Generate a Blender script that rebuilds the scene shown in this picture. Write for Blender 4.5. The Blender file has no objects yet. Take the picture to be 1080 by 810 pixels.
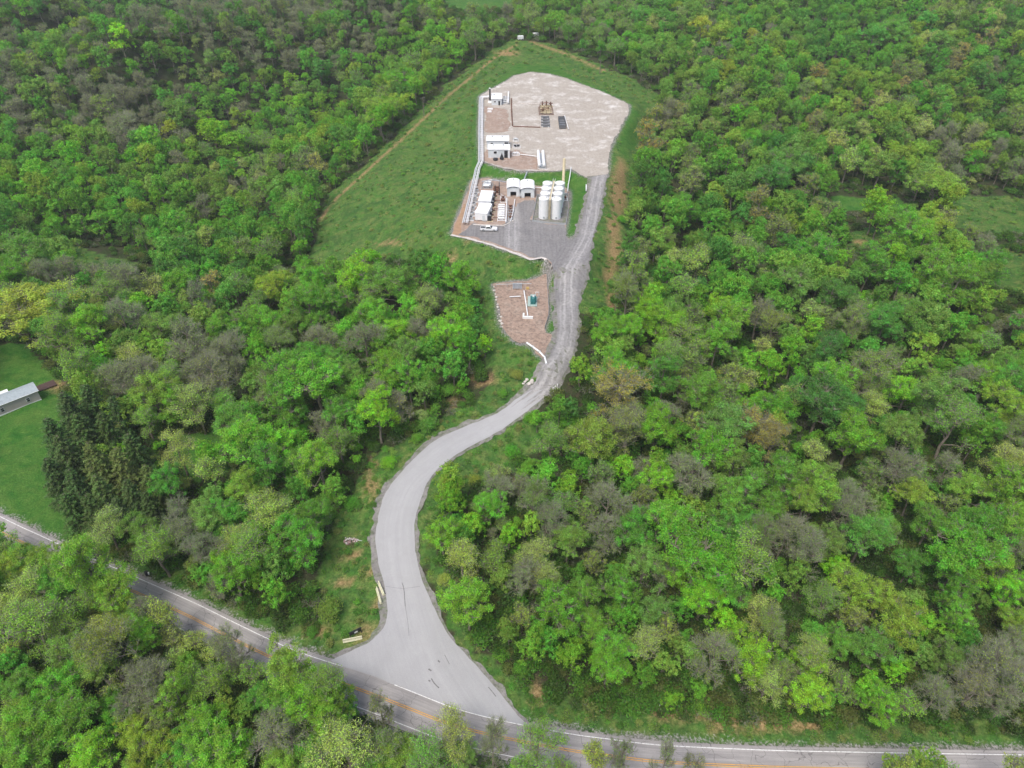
import bpy, bmesh, math, random
import numpy as np
from mathutils import Vector, Matrix
from mathutils.geometry import delaunay_2d_cdt
random.seed(7); RNG = np.random.default_rng(11)
R = math.radians
scene = bpy.context.scene
COL = scene.collection

# ------------------------------------------------------------------ camera
F = 771.0; PITCH = R(38.0); CAMZ = 115.0
cs, sn = math.cos(PITCH), math.sin(PITCH)
cam_d = bpy.data.cameras.new('camera'); cam = bpy.data.objects.new('camera', cam_d); COL.objects.link(cam)
cam.location = (0, 0, CAMZ); cam.rotation_euler = (R(90) - PITCH, 0, 0)
cam_d.sensor_width = 36.0; cam_d.lens = F / 1080.0 * 36.0
cam_d.clip_start = 0.5; cam_d.clip_end = 20000
scene.camera = cam

def ray(px, py):
    u = (px - 540.0) / F; v = (py - 405.0) / F
    return np.array([u, cs - v * sn, -sn - v * cs])
def PZ(px, py, z):
    """point of a horizontal level z seen at (px,py)"""
    d = ray(px, py); t = (z - CAMZ) / d[2]
    return (d[0] * t, d[1] * t)
def proj(x, y, z):
    x = np.asarray(x, float); y = np.asarray(y, float); z = np.asarray(z, float) - CAMZ
    dep = y * cs - z * sn; up = y * sn + z * cs
    dep = np.maximum(dep, 1e-3)
    return 540 + F * x / dep, 405 - F * up / dep, dep

# ------------------------------------------------------------------ terrain
CTRL = [
 (0,562,-16),(100,610,-17),(200,655,-17.5),(350,718,-18),(430,740,-18),(560,780,-18.3),(800,800,-18),(1080,808,-17.5),
 (0,620,-19),(0,800,-22),(200,780,-22),(380,800,-21),
 (480,725,-17.9),(425,620,-15.5),(418,545,-13),(470,475,-10.5),(555,425,-8),(598,375,-5.2),(590,358,-4.2),(600,340,-3.8),(600,320,-2.8),(600,290,-1.0),(600,262,0),(616,262,0),(622,240,.4),(630,215,1.3),(636,192,2.7),(636,180,3),
 (350,600,-16.5),(330,660,-18),(380,520,-14),(300,560,-19),(500,600,-15),(520,700,-18),(460,430,-11),(520,480,-12),
 (620,330,-5),(650,300,-9),(660,220,-6),(670,150,-3),(700,250,-13),(690,120,-2),(700,90,0),(640,65,2),(580,50,3),(540,45,3),
 (760,300,-15),(820,400,-17),(900,220,-15),(930,250,-15),(1050,300,-15),(1080,200,-12),(1060,230,-13),(700,500,-16),(640,450,-13),(900,500,-18),(1070,450,-17),
 (1000,620,-18),(800,620,-18),(700,650,-18),(620,600,-17),(700,740,-18),(860,760,-18),(1070,760,-17),(600,740,-18.5),
 (500,300,-7),(480,260,-3),(440,290,-8),(420,220,-7),(380,260,-12),(340,270,-17),(400,170,-9),(350,230,-16),(450,120,-3),(480,150,-3),(500,90,0),
 (300,220,-27),(250,260,-27),(330,320,-20),(420,340,-14),(470,380,-11),(500,350,-8),(250,350,-19),(350,420,-17),(270,450,-18),
 (180,330,-20),(120,280,-18),(60,370,-15),(30,430,-14),(40,500,-15),(150,480,-17),(215,480,-18),(110,540,-17),(0,300,-16),
 (380,80,-12),(300,130,-25),(200,180,-25),(100,200,-17),(0,180,-12),(60,120,-8),(180,90,-6),(60,70,4),(0,20,12),(60,0,22),(400,20,-4),(350,45,-6),
 (470,20,-2),(505,3,2),(560,20,2),(650,20,4),(760,60,2),(850,20,8),(980,60,2),(1080,40,10),(860,120,-6),(1000,130,-8),(760,150,-7),(800,220,-13),
]
CTRL += [(a,b,3) for a,b in [(505,102),(505,130),(505,168),(560,178),(600,177),(542,80),(580,78),(644,101),(662,112),(647,149),(570,130)]]
CTRL += [(a,b,0) for a,b in [(477,247),(498,190),(545,193),(596,199),(595,230),(530,262),(560,272),(530,225)]]
CTRL += [(a,b,-4) for a,b in [(521,300),(567,293),(529,344),(555,363),(560,325)]]
cw = []
for px, py, z in CTRL:
    x, y = PZ(px, py, z); cw.append((x, y, z))
for x, y, z in [(-1100,200,0),(1100,200,0),(-300,20,-20),(300,20,-20),(0,10,-22),(-150,40,-22),(150,40,-20),(0,1200,10),(-900,1200,20),(900,1200,20),(-700,600,12),(700,600,14),(-300,-200,-22),(300,-200,-22),(-280,200,-14),(280,200,-14)]:
    cw.append((x, y, z))
for px, py in [(100,54),(150,49),(200,40),(250,29),(300,20),(360,11)]:
    x, y = PZ(px, py, 13); l_ = math.hypot(x, y); ux, uy = x / l_, y / l_
    for dd_, zz_ in ((0, 13), (35, 3), (75, -16), (130, -14), (230, 8), (340, 26)): cw.append((x + ux * dd_, y + uy * dd_, zz_))
cw = np.array(cw); CP = cw[:, :2] / 100.0; CZ = cw[:, 2]
def _k(d2):
    return np.where(d2 > 1e-12, 0.5 * d2 * np.log(np.maximum(d2, 1e-12)), 0.0)
n = len(CP); D2 = ((CP[:, None] - CP[None]) ** 2).sum(-1)
A = np.zeros((n + 3, n + 3)); A[:n, :n] = _k(D2) + np.eye(n) * 0.005
A[:n, n] = 1; A[:n, n + 1:] = CP; A[n, :n] = 1; A[n + 1:, :n] = CP.T
SOL = np.linalg.solve(A, np.concatenate([CZ, np.zeros(3)]))
def h0(x, y):
    x = np.atleast_1d(np.asarray(x, float)); y = np.atleast_1d(np.asarray(y, float)); out = np.empty(x.shape)
    xf, yf, of = x.ravel() / 100, y.ravel() / 100, np.empty(x.size)
    for i in range(0, x.size, 40000):
        a = xf[i:i + 40000]; b = yf[i:i + 40000]
        k = _k((a[:, None] - CP[None, :, 0]) ** 2 + (b[:, None] - CP[None, :, 1]) ** 2)
        of[i:i + 40000] = k @ SOL[:-3] + SOL[-3] + a * SOL[-2] + b * SOL[-1]
    out = of.reshape(x.shape)
    d = np.hypot(x, y - 300); w = np.clip((d - 800) / 500, 0, 1)
    return np.clip(out * (1 - w), -40, 34)

UPAD = [(505.5,101),(520,93),(533,86),(542,80),(560,76),(580,78),(598,83),(615.5,90),(630,95),(644,101),(657,107),(664,111),(663,118),(660,124),(653,137),(647,149),(643,160),(642,171),(641,184),(636,186),(623,188),(612,184),(602,178),(588,180),(571,181),(550,180),(533,178),(520,174),(510,171),(505.5,168),(505,135)]
LPAD = [(476,247),(479,238),(489,213),(498,189),(512.5,188),(533,191),(564.5,196),(596,198),(601,203),(599,225),(596,246),(598,251),(602,252),(607,247),(616,255),(614,275),(585,284),(582,281),(577,274),(571,271),(560,273),(545.6,267.6),(530,263),(517,258),(497,252)]
SPAD = [(520.5,299.5),(530,298),(545,296.5),(556,296),(567,292.6),(577,287.7),(578,300),(578,317),(579,333),(574,347),(577,352),(588,355),(590,365),(577,382.5),(571,377),(565,370.7),(556,361),(547,363),(538,355),(529,345),(525,322)]
UZ, LZ, SZ = 3.0, 0.0, -4.0
def polyw(poly, z): return np.array([PZ(px, py, z) for px, py in poly])
def inpoly(x, y, P):
    x = np.asarray(x, float); y = np.asarray(y, float); ins = np.zeros(x.shape, bool)
    for i in range(len(P)):
        x1, y1 = P[i - 1]; x2, y2 = P[i]
        if y1 == y2: continue
        c = ((y1 > y) != (y2 > y)) & (x < (x2 - x1) * (y - y1) / (y2 - y1) + x1)
        ins ^= c
    return ins
def dline(x, y, P, closed=False, full=False):
    """distance to a polyline; optionally signed lateral offset and arc length"""
    x = np.asarray(x, float); y = np.asarray(y, float)
    best = np.full(x.shape, 1e9); lat = np.zeros(x.shape); arc = np.zeros(x.shape); s = 0
    idx = range(0 if closed else 1, len(P))
    for i in idx:
        ax, ay = P[i - 1]; bx, by = P[i]; L = math.hypot(bx - ax, by - ay)
        if L < 1e-9: continue
        tx, ty = (bx - ax) / L, (by - ay) / L
        t = np.clip((x - ax) * tx + (y - ay) * ty, 0, L)
        d = np.hypot(x - ax - t * tx, y - ay - t * ty)
        m = d < best
        best = np.where(m, d, best)
        if full:
            side = (x - ax) * ty - (y - ay) * tx
            lat = np.where(m, np.where(side > 0, d, -d), lat); arc = np.where(m, s + t, arc)
        s += L
    return (best, lat, arc) if full else best
UW, LW, SW = polyw(UPAD, UZ), polyw(LPAD, LZ), polyw(SPAD, SZ)
PADS = [(UW, UZ, 7.0), (LW, LZ, 6.0), (SW, SZ, 5)]
def smooth(t): t = np.clip(t, 0, 1); return t * t * (3 - 2 * t)
def vnoise(x, y, s, seed=0):
    """cheap value noise, -1..1"""
    x = np.asarray(x, float) / s + seed * 17.3; y = np.asarray(y, float) / s - seed * 9.1
    xi = np.floor(x); yi = np.floor(y); fx = smooth(x - xi); fy = smooth(y - yi)
    def hsh(a, b):
        v = np.sin(a * 127.1 + b * 311.7 + seed) * 43758.5453
        return (v - np.floor(v)) * 2 - 1
    return (hsh(xi, yi) * (1 - fx) + hsh(xi + 1, yi) * fx) * (1 - fy) + (hsh(xi, yi + 1) * (1 - fx) + hsh(xi + 1, yi + 1) * fx) * fy
ROADS = []       # filled below: (polyline, half width)
def hh(x, y):
    x = np.atleast_1d(np.asarray(x, float)); y = np.atleast_1d(np.asarray(y, float))
    z = h0(x, y)
    dr = np.full(x.shape, 1e9)
    for P, hw in ROADS:
        dr = np.minimum(dr, dline(x, y, P) - hw)
    ds = [np.where(inpoly(x, y, P), 0, dline(x, y, P, True)) for P, _, _ in PADS]
    for i, (P, pz, wd) in enumerate(PADS):
        w = 1 - smooth((ds[i] - 1.6) / wd)
        for j in range(len(PADS)):
            if j != i: w = w * smooth((ds[j] - 1.8) / 4.5)
        w = np.where(ds[i] <= 1.2, 1.0, w)
        z = z * (1 - w) + pz * w; dr = np.minimum(dr, ds[i])
    amp = smooth((dr - 3) / 12)
    z = z + amp * (vnoise(x, y, 23, 1) * 1.1 + vnoise(x, y, 9, 2) * 0.45 + vnoise(x, y, 3.7, 3) * 0.14)
    return z
def G(px, py, dz=0.0, f=None):
    """ground point seen at (px,py): march the ray down to the terrain (+dz)"""
    f = f or hh
    d = ray(px, py); t0 = (30 - CAMZ) / d[2]; t1 = (-44 - CAMZ) / d[2]
    ts = np.linspace(t0, t1, 60); zz = CAMZ + d[2] * ts - f(d[0] * ts, d[1] * ts) - dz
    i = int(np.argmax(zz < 0)); 
    if i == 0: i = 59
    a, b = ts[i - 1], ts[i]
    for _ in range(3):
        tt = np.linspace(a, b, 9); zz = CAMZ + d[2] * tt - f(d[0] * tt, d[1] * tt) - dz
        j = int(np.argmax(zz < 0)); j = max(j, 1); a, b = tt[j - 1], tt[j]
    t = (a + b) / 2; return float(d[0] * t), float(d[1] * t)

# centre line of the public road, edges of the driveway
MAINC = [(-60,531),(0,561),(38,579),(100,606),(184,643),(240,671),(311,704),(394,733),(440,751),(476,764.5),(529,778),(597,791),(640,797),(698,804),(800,809),(900,811.5),(1000,813.5),(1080,815),(1180,817)]
def smooth_line(P, step=2.0):
    P = np.array(P); out = []
    Q = np.vstack([2 * P[0] - P[1], P, 2 * P[-1] - P[-2]])
    for i in range(1, len(Q) - 2):
        p0, p1, p2, p3 = Q[i - 1:i + 3]; m = max(2, int(np.hypot(*(p2 - p1)) / step))
        for k in range(m):
            t = k / m
            out.append(0.5 * ((2 * p1) + (-p0 + p2) * t + (2 * p0 - 5 * p1 + 4 * p2 - p3) * t * t + (-p0 + 3 * p1 - 3 * p2 + p3) * t ** 3))
    out.append(P[-1]); return np.array(out)
MAINW = smooth_line([G(a, b, 0, h0) for a, b in MAINC], 2.0)
HW_MAIN = 3.75
DL = [(625,187),(621,205),(616,222),(612,236),(607,250),(590,262),(581,280),(583,290),(587,319),(588,345),(586,362),(579,379),(571,394),(556,412),(540,425),(524,436),(493,449),(462,463),(440,481),(421,500),(407,520),(399,545),(396.5,570),(398,590),(403,610),(407,625),(409,645),(407,658),(400,668),(385,680),(365,689),(348,697)]
DR = [(641,187),(637,200),(632,222),(625,253),(621,280),(618,294),(611,315),(609,343),(605,373),(591,404),(578,416),(564,427),(536,449),(500,469),(469,489),(451,509),(441,536),(437,562),(440,591),(449,622),(469,663),(495.5,695),(520,723),(546,755),(560,766)]
DLw = smooth_line([G(a, b, 0, h0) for a, b in DL], 2.0); DRw = smooth_line([G(a, b, 0, h0) for a, b in DR], 2.0)
DCpx = [(633,187),(627,213),(621,245),(610,270),(600,290),(599,320),(599,343),(596,368),(585,392),(571,411),(550,430),(514,452),(478,471),(449,494),(430,515),(419,545),(417,570),(420,600),(428,630),(437,660),(450,700),(470,735),(490,765)]
DCw = smooth_line([G(a, b, 0, h0) for a, b in DCpx], 2.0)
ROADS.append((MAINW[::3], HW_MAIN + 1)); ROADS.append((DCw[::3], 5.0))

# ------------------------------------------------------------------ materials
def new_mat(name):
    m = bpy.data.materials.new(name); m.use_nodes = True; nt = m.node_tree
    return m, nt, nt.nodes['Principled BSDF']
def N(nt, t, **kw):
    nd = nt.nodes.new(t)
    for k, v in kw.items():
        if k.startswith('i_'): nd.inputs[k[2:]].default_value = v
        else: setattr(nd, k, v)
    return nd
def ramp(nt, fac, stops):
    r = nt.nodes.new('ShaderNodeValToRGB'); cr = r.color_ramp
    while len(cr.elements) > 1: cr.elements.remove(cr.elements[-1])
    for i, (p, c) in enumerate(stops):
        e = cr.elements[0] if i == 0 else cr.elements.new(p)
        e.position = p; e.color = (c[0], c[1], c[2], 1) if len(c) == 3 else c
    nt.links.new(fac, r.inputs[0]); return r.outputs[0]
def mix(nt, fac, a, b, mode='MIX'):
    m = nt.nodes.new('ShaderNodeMix'); m.data_type = 'RGBA'; m.blend_type = mode; m.clamp_factor = True
    for s, v in ((m.inputs[0], fac), (m.inputs[6], a), (m.inputs[7], b)):
        if hasattr(v, 'is_output') or isinstance(v, bpy.types.NodeSocket): nt.links.new(v, s)
        elif isinstance(v, (int, float)): s.default_value = v
        else: s.default_value = (v[0], v[1], v[2], 1)
    return m.outputs[2]
def math_(nt, op, a, b=0.0, clamp=False):
    m = nt.nodes.new('ShaderNodeMath'); m.operation = op; m.use_clamp = clamp
    for s, v in ((m.inputs[0], a), (m.inputs[1], b)):
        if isinstance(v, bpy.types.NodeSocket): nt.links.new(v, s)
        else: s.default_value = v
    return m.outputs[0]
def noise(nt, scale, detail=4, rough=.6, vec=None, dist=0.0):
    t = nt.nodes.new('ShaderNodeTexNoise'); t.inputs['Scale'].default_value = scale; t.inputs['Detail'].default_value = detail
    t.inputs['Roughness'].default_value = rough; t.inputs['Distortion'].default_value = dist
    if vec is None:
        g = nt.nodes.new('ShaderNodeNewGeometry'); vec = g.outputs['Position']
    nt.links.new(vec, t.inputs['Vector']); return t.outputs['Fac']
def attr(nt, name, typ='GEOMETRY'):
    a = nt.nodes.new('ShaderNodeAttribute'); a.attribute_name = name; a.attribute_type = typ; return a
def bump(nt, bsdf, height, strength=.4, dist=.2):
    b = nt.nodes.new('ShaderNodeBump'); b.inputs['Strength'].default_value = strength; b.inputs['Distance'].default_value = dist
    nt.links.new(height, b.inputs['Height']); nt.links.new(b.outputs[0], bsdf.inputs['Normal'])
def paint(name, col, rough=.5, metal=0.0, dirt=.12, dscale=1.5):
    m, nt, b = new_mat(name)
    nz = noise(nt, dscale, 5, .65)
    c = ramp(nt, nz, [(.3, tuple(x * (1 - dirt * 1.6) for x in col)), (.55, col), (.8, tuple(min(1, x * (1 + dirt * .5)) for x in col))])
    nt.links.new(c, b.inputs['Base Color']); b.inputs['Roughness'].default_value = rough; b.inputs['Metallic'].default_value = metal
    return m

M = {}
# ground sheet
m, nt, b = new_mat('ground'); M['ground'] = m
n1 = noise(nt, .05, 5, .6); n2 = noise(nt, .35, 5, .65); n3 = noise(nt, 2.2, 5, .7); n4 = noise(nt, .13, 3, .6, dist=1.5)
floor_c = mix(nt, ramp(nt, n2, [(.38, (0, 0, 0)), (.62, (1, 1, 1))]), (.060, .055, .033), (.034, .062, .018))
lawn_c = mix(nt, ramp(nt, n2, [(.35, (0, 0, 0)), (.65, (1, 1, 1))]), (.030, .125, .018), (.075, .185, .030))
lawn_c = mix(nt, math_(nt, 'MULTIPLY', ramp(nt, n4, [(.42, (0, 0, 0)), (.7, (1, 1, 1))]), .7), lawn_c, (.095, .175, .035))
mead_c = mix(nt, ramp(nt, n2, [(.38, (0, 0, 0)), (.64, (1, 1, 1))]), (.062, .165, .028), (.130, .180, .050))
mead_c = mix(nt, ramp(nt, n4, [(.45, (0, 0, 0)), (.7, (1, 1, 1))]), mead_c, (.042, .110, .026))
dirt_c = mix(nt, ramp(nt, n3, [(.35, (0, 0, 0)), (.65, (1, 1, 1))]), (.24, .145, .065), (.40, .28, .15))
def edged(a, nf, w=.35):
    s = math_(nt, 'MULTIPLY', math_(nt, 'SUBTRACT', nf, .5), 1.6)
    v = math_(nt, 'ADD', a, s)
    mr = nt.nodes.new('ShaderNodeMapRange'); nt.links.new(v, mr.inputs[0]); mr.inputs[1].default_value = .5 - w / 2; mr.inputs[2].default_value = .5 + w / 2
    return mr.outputs[0]
n5 = noise(nt, .9, 6, .75)
mead_c = mix(nt, 1.0, mead_c, ramp(nt, n5, [(.28, (.5, .5, .48)), (.5, (1, 1, 1)), (.72, (1.4, 1.32, 1.25))]), 'MULTIPLY')
c = mix(nt, edged(attr(nt, 'meadow').outputs['Fac'], n2), floor_c, mead_c)
c = mix(nt, edged(attr(nt, 'lawn').outputs['Fac'], n2), c, lawn_c)
nd_ = mix(nt, .5, n2, n3)
c = mix(nt, math_(nt, 'MULTIPLY', edged(attr(nt, 'dirt').outputs['Fac'], nd_, .8), .85), c, dirt_c)
gravc = mix(nt, ramp(nt, n3, [(.35, (0, 0, 0)), (.65, (1, 1, 1))]), (.15, .14, .13), (.30, .29, .28))
c = mix(nt, edged(attr(nt, 'gravel').outputs['Fac'], n3, .3), c, gravc)
c = mix(nt, 1.0, c, ramp(nt, n3, [(.25, (.55, .55, .55)), (.75, (1.35, 1.35, 1.35))]), 'MULTIPLY')
nt.links.new(c, b.inputs['Base Color']); b.inputs['Roughness'].default_value = .95; b.inputs['Specular IOR Level'].default_value = .1
bump(nt, b, n3, .7, .5)

def road_mat(name, base, light, dark, streak=1.0, rough=.85, crack=0.0, patch=None, rut=0.0, mott=0.0):
    m, nt, b = new_mat(name)
    uv = attr(nt, 'roaduv').outputs['Vector']
    mp = nt.nodes.new('ShaderNodeMapping'); nt.links.new(uv, mp.inputs['Vector']); mp.inputs['Scale'].default_value = (1.5, .045, 1)
    s1 = noise(nt, 1.0, 5, .6, mp.outputs[0])
    mp2 = nt.nodes.new('ShaderNodeMapping'); nt.links.new(uv, mp2.inputs['Vector']); mp2.inputs['Scale'].default_value = (5, .12, 1)
    s2 = noise(nt, 1.0, 4, .6, mp2.outputs[0])
    g = noise(nt, .25, 5, .6); fine = noise(nt, 9, 3, .7)
    c = mix(nt, ramp(nt, s1, [(.36, (0, 0, 0)), (.64, (1, 1, 1))]), dark, light)
    c = mix(nt, 1 - .55 * streak, c, base)
    c = mix(nt, math_(nt, 'MULTIPLY', ramp(nt, s2, [(.5, (0, 0, 0)), (.7, (1, 1, 1))]), .45 * streak), c, light)
    c = mix(nt, math_(nt, 'MULTIPLY', ramp(nt, g, [(.4, (0, 0, 0)), (.7, (1, 1, 1))]), .35), c, dark)
    if patch:
        pn = noise(nt, patch[0], 8, .72, dist=.3)
        c = mix(nt, math_(nt, 'MULTIPLY', ramp(nt, pn, [(patch[2] - .03, (0, 0, 0)), (patch[2] + .14, (1, 1, 1))]), patch[3]), c, patch[1])
    if rut:
        sx = nt.nodes.new('ShaderNodeSeparateXYZ'); nt.links.new(uv, sx.inputs[0]); wob = math_(nt, 'MULTIPLY', math_(nt, 'SUBTRACT', g, .5), 2.5)
        ua = math_(nt, 'ABSOLUTE', math_(nt, 'ADD', sx.outputs[0], wob)); dd_ = math_(nt, 'ABSOLUTE', math_(nt, 'SUBTRACT', ua, 1.05))
        rr0 = ramp(nt, dd_, [(.12, (1, 1, 1)), (.5, (0, 0, 0))]); c = mix(nt, math_(nt, 'MULTIPLY', rr0, rut), c, light)
        d3 = ramp(nt, math_(nt, 'MULTIPLY', ua, .2), [(.42, (0, 0, 0)), (.62, (1, 1, 1))]); c = mix(nt, math_(nt, 'MULTIPLY', d3, rut), c, dark)
    if mott:
        c = mix(nt, 1.0, c, ramp(nt, noise(nt, 1.1, 5, .75), [(.28, (1 - mott,) * 3), (.5, (1, 1, 1)), (.72, (1 + mott * .6,) * 3)]), 'MULTIPLY')
    if crack:
        v = nt.nodes.new('ShaderNodeTexVoronoi'); v.feature = 'DISTANCE_TO_EDGE'; v.inputs['Scale'].default_value = .22
        gg = nt.nodes.new('ShaderNodeNewGeometry')
        nv = nt.nodes.new('ShaderNodeTexNoise'); nv.inputs['Scale'].default_value = .5; nt.links.new(gg.outputs['Position'], nv.inputs['Vector'])
        va = nt.nodes.new('ShaderNodeVectorMath'); va.operation = 'MULTIPLY_ADD'; nt.links.new(nv.outputs['Color'], va.inputs[0]); va.inputs[1].default_value = (2.5, 2.5, 2.5); nt.links.new(gg.outputs['Position'], va.inputs[2])
        nt.links.new(va.outputs[0], v.inputs['Vector'])
        cr = ramp(nt, v.outputs['Distance'], [(.0, (1, 1, 1)), (.012, (0, 0, 0))])
        c = mix(nt, math_(nt, 'MULTIPLY', cr, crack), c, tuple(x * .35 for x in dark))
    c = mix(nt, 1.0, c, ramp(nt, fine, [(.25, (.85, .85, .85)), (.75, (1.13, 1.13, 1.13))]), 'MULTIPLY')
    nt.links.new(c, b.inputs['Base Color']); b.inputs['Roughness'].default_value = rough; b.inputs['Specular IOR Level'].default_value = .25
    bump(nt, b, fine, .25, .05)
    return m
M['asphalt_main'] = road_mat('worn_asphalt', (.31, .295, .29), (.41, .39, .38), (.20, .19, .19), .9, crack=.75, patch=(.3, (.22, .21, .21), .6, .5))
M['asphalt_drive'] = road_mat('pale_chipseal', (.36, .36, .37), (.41, .41, .415), (.30, .30, .31), .5, patch=(.22, (.325, .325, .325), .52, .55), rut=.18)
M['gravel_road'] = road_mat('grey_gravel', (.25, .243, .245), (.40, .39, .385), (.15, .145, .145), .8, patch=(.10, (.36, .345, .33), .50, .6), rut=.5, mott=.35)
M['pad_pink'] = road_mat('pinkish_crushed_stone', (.40, .36, .31), (.48, .445, .40), (.31, .27, .235), .30, patch=(.16, (.68, .66, .63), .54, .85), mott=.22)
M['pad_red'] = road_mat('reddish_gravel', (.34, .255, .205), (.44, .36, .30), (.24, .165, .13), .3, patch=(.4, (.46, .43, .39), .54, .6), mott=.35)
M['pad_brown'] = road_mat('rocky_brown_soil', (.32, .235, .185), (.43, .35, .29), (.21, .14, .11), .3, patch=(.3, (.36, .30, .25), .54, .6), mott=.65)
M['kerbgravel'] = road_mat('shoulder_stone', (.22, .21, .20), (.31, .30, .29), (.14, .13, .125), .4, patch=(.5, (.085, .13, .035), .50, .8), mott=.5)
m, nt, b = new_mat('line_white'); M['white_line'] = m
wn = noise(nt, 3.5, 5, .7)
nt.links.new(mix(nt, ramp(nt, wn, [(.50, (0, 0, 0)), (.66, (1, 1, 1))]), (.72, .72, .72), (.33, .32, .32)), b.inputs['Base Color']); b.inputs['Roughness'].default_value = .7
m, nt, b = new_mat('line_yellow'); M['yellow_line'] = m
wn = noise(nt, 3.0, 5, .7)
nt.links.new(mix(nt, ramp(nt, wn, [(.50, (0, 0, 0)), (.68, (1, 1, 1))]), (.72, .36, .03), (.30, .22, .13)), b.inputs['Base Color']); b.inputs['Roughness'].default_value = .7

# leaves: one material, the colour of each tree comes from its own "tint"
def leaf_mat(name, trans=.3, gain=2.4):
    m, nt, b = new_mat(name)
    t = mix(nt, 1.0, attr(nt, 'tint', 'INSTANCER').outputs['Color'], (gain * 1.05, gain, gain * .9), 'MULTIPLY')
    t.node.clamp_result = False
    v = attr(nt, 'var').outputs['Color']
    sp = nt.nodes.new('ShaderNodeSeparateColor'); nt.links.new(v, sp.inputs[0])
    hsv = nt.nodes.new('ShaderNodeHueSaturation'); nt.links.new(t, hsv.inputs['Color'])
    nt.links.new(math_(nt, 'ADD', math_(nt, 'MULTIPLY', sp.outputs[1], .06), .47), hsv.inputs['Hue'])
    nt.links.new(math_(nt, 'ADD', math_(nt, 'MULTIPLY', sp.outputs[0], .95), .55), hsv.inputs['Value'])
    b.inputs['Roughness'].default_value = .6; b.inputs['Specular IOR Level'].default_value = .25
    nt.links.new(hsv.outputs[0], b.inputs['Base Color'])
    tr = nt.nodes.new('ShaderNodeBsdfTranslucent'); nt.links.new(mix(nt, 1.0, hsv.outputs[0], (1.2, 1.25, .6), 'MULTIPLY'), tr.inputs['Color'])
    ms = nt.nodes.new('ShaderNodeMixShader'); ms.inputs[0].default_value = trans
    nt.links.new(b.outputs[0], ms.inputs[1]); nt.links.new(tr.outputs[0], ms.inputs[2])
    nt.links.new(ms.outputs[0], nt.nodes['Material Output'].inputs['Surface'])
    return m
M['leaf'] = leaf_mat('spring_leaves', .52)
M['needle'] = leaf_mat('needles', .1)
def bark_mat(name, a, b_):
    m, nt, b = new_mat(name); nz = noise(nt, 1.2, 4, .6)
    nt.links.new(mix(nt, ramp(nt, nz, [(.35, (0, 0, 0)), (.65, (1, 1, 1))]), a, b_), b.inputs['Base Color']); b.inputs['Roughness'].default_value = .9
    return m
M['bark'] = bark_mat('bark', (.13, .11, .085), (.24, .21, .17))
M['twig'] = bark_mat('grey_twigs', (.21, .225, .15), (.33, .345, .25))
M['deadwood'] = bark_mat('bleached_wood', (.32, .28, .24), (.48, .44, .40))

# ------------------------------------------------------------------ mesh helpers
def link(o, parent=None):
    COL.objects.link(o)
    if parent is not None: o.parent = parent
    return o
def tag(o, label=None, cat=None, group=None, kind=None):
    if label: o['label'] = label
    if cat: o['category'] = cat
    if group: o['group'] = group
    if kind: o['kind'] = kind
    return o
def empty(name, loc, rz=0.0, label=None, cat=None, group=None):
    o = bpy.data.objects.new(name, None); o.empty_display_size = .5; link(o)
    o.location = loc; o.rotation_euler = (0, 0, rz); return tag(o, label, cat, group)

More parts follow.
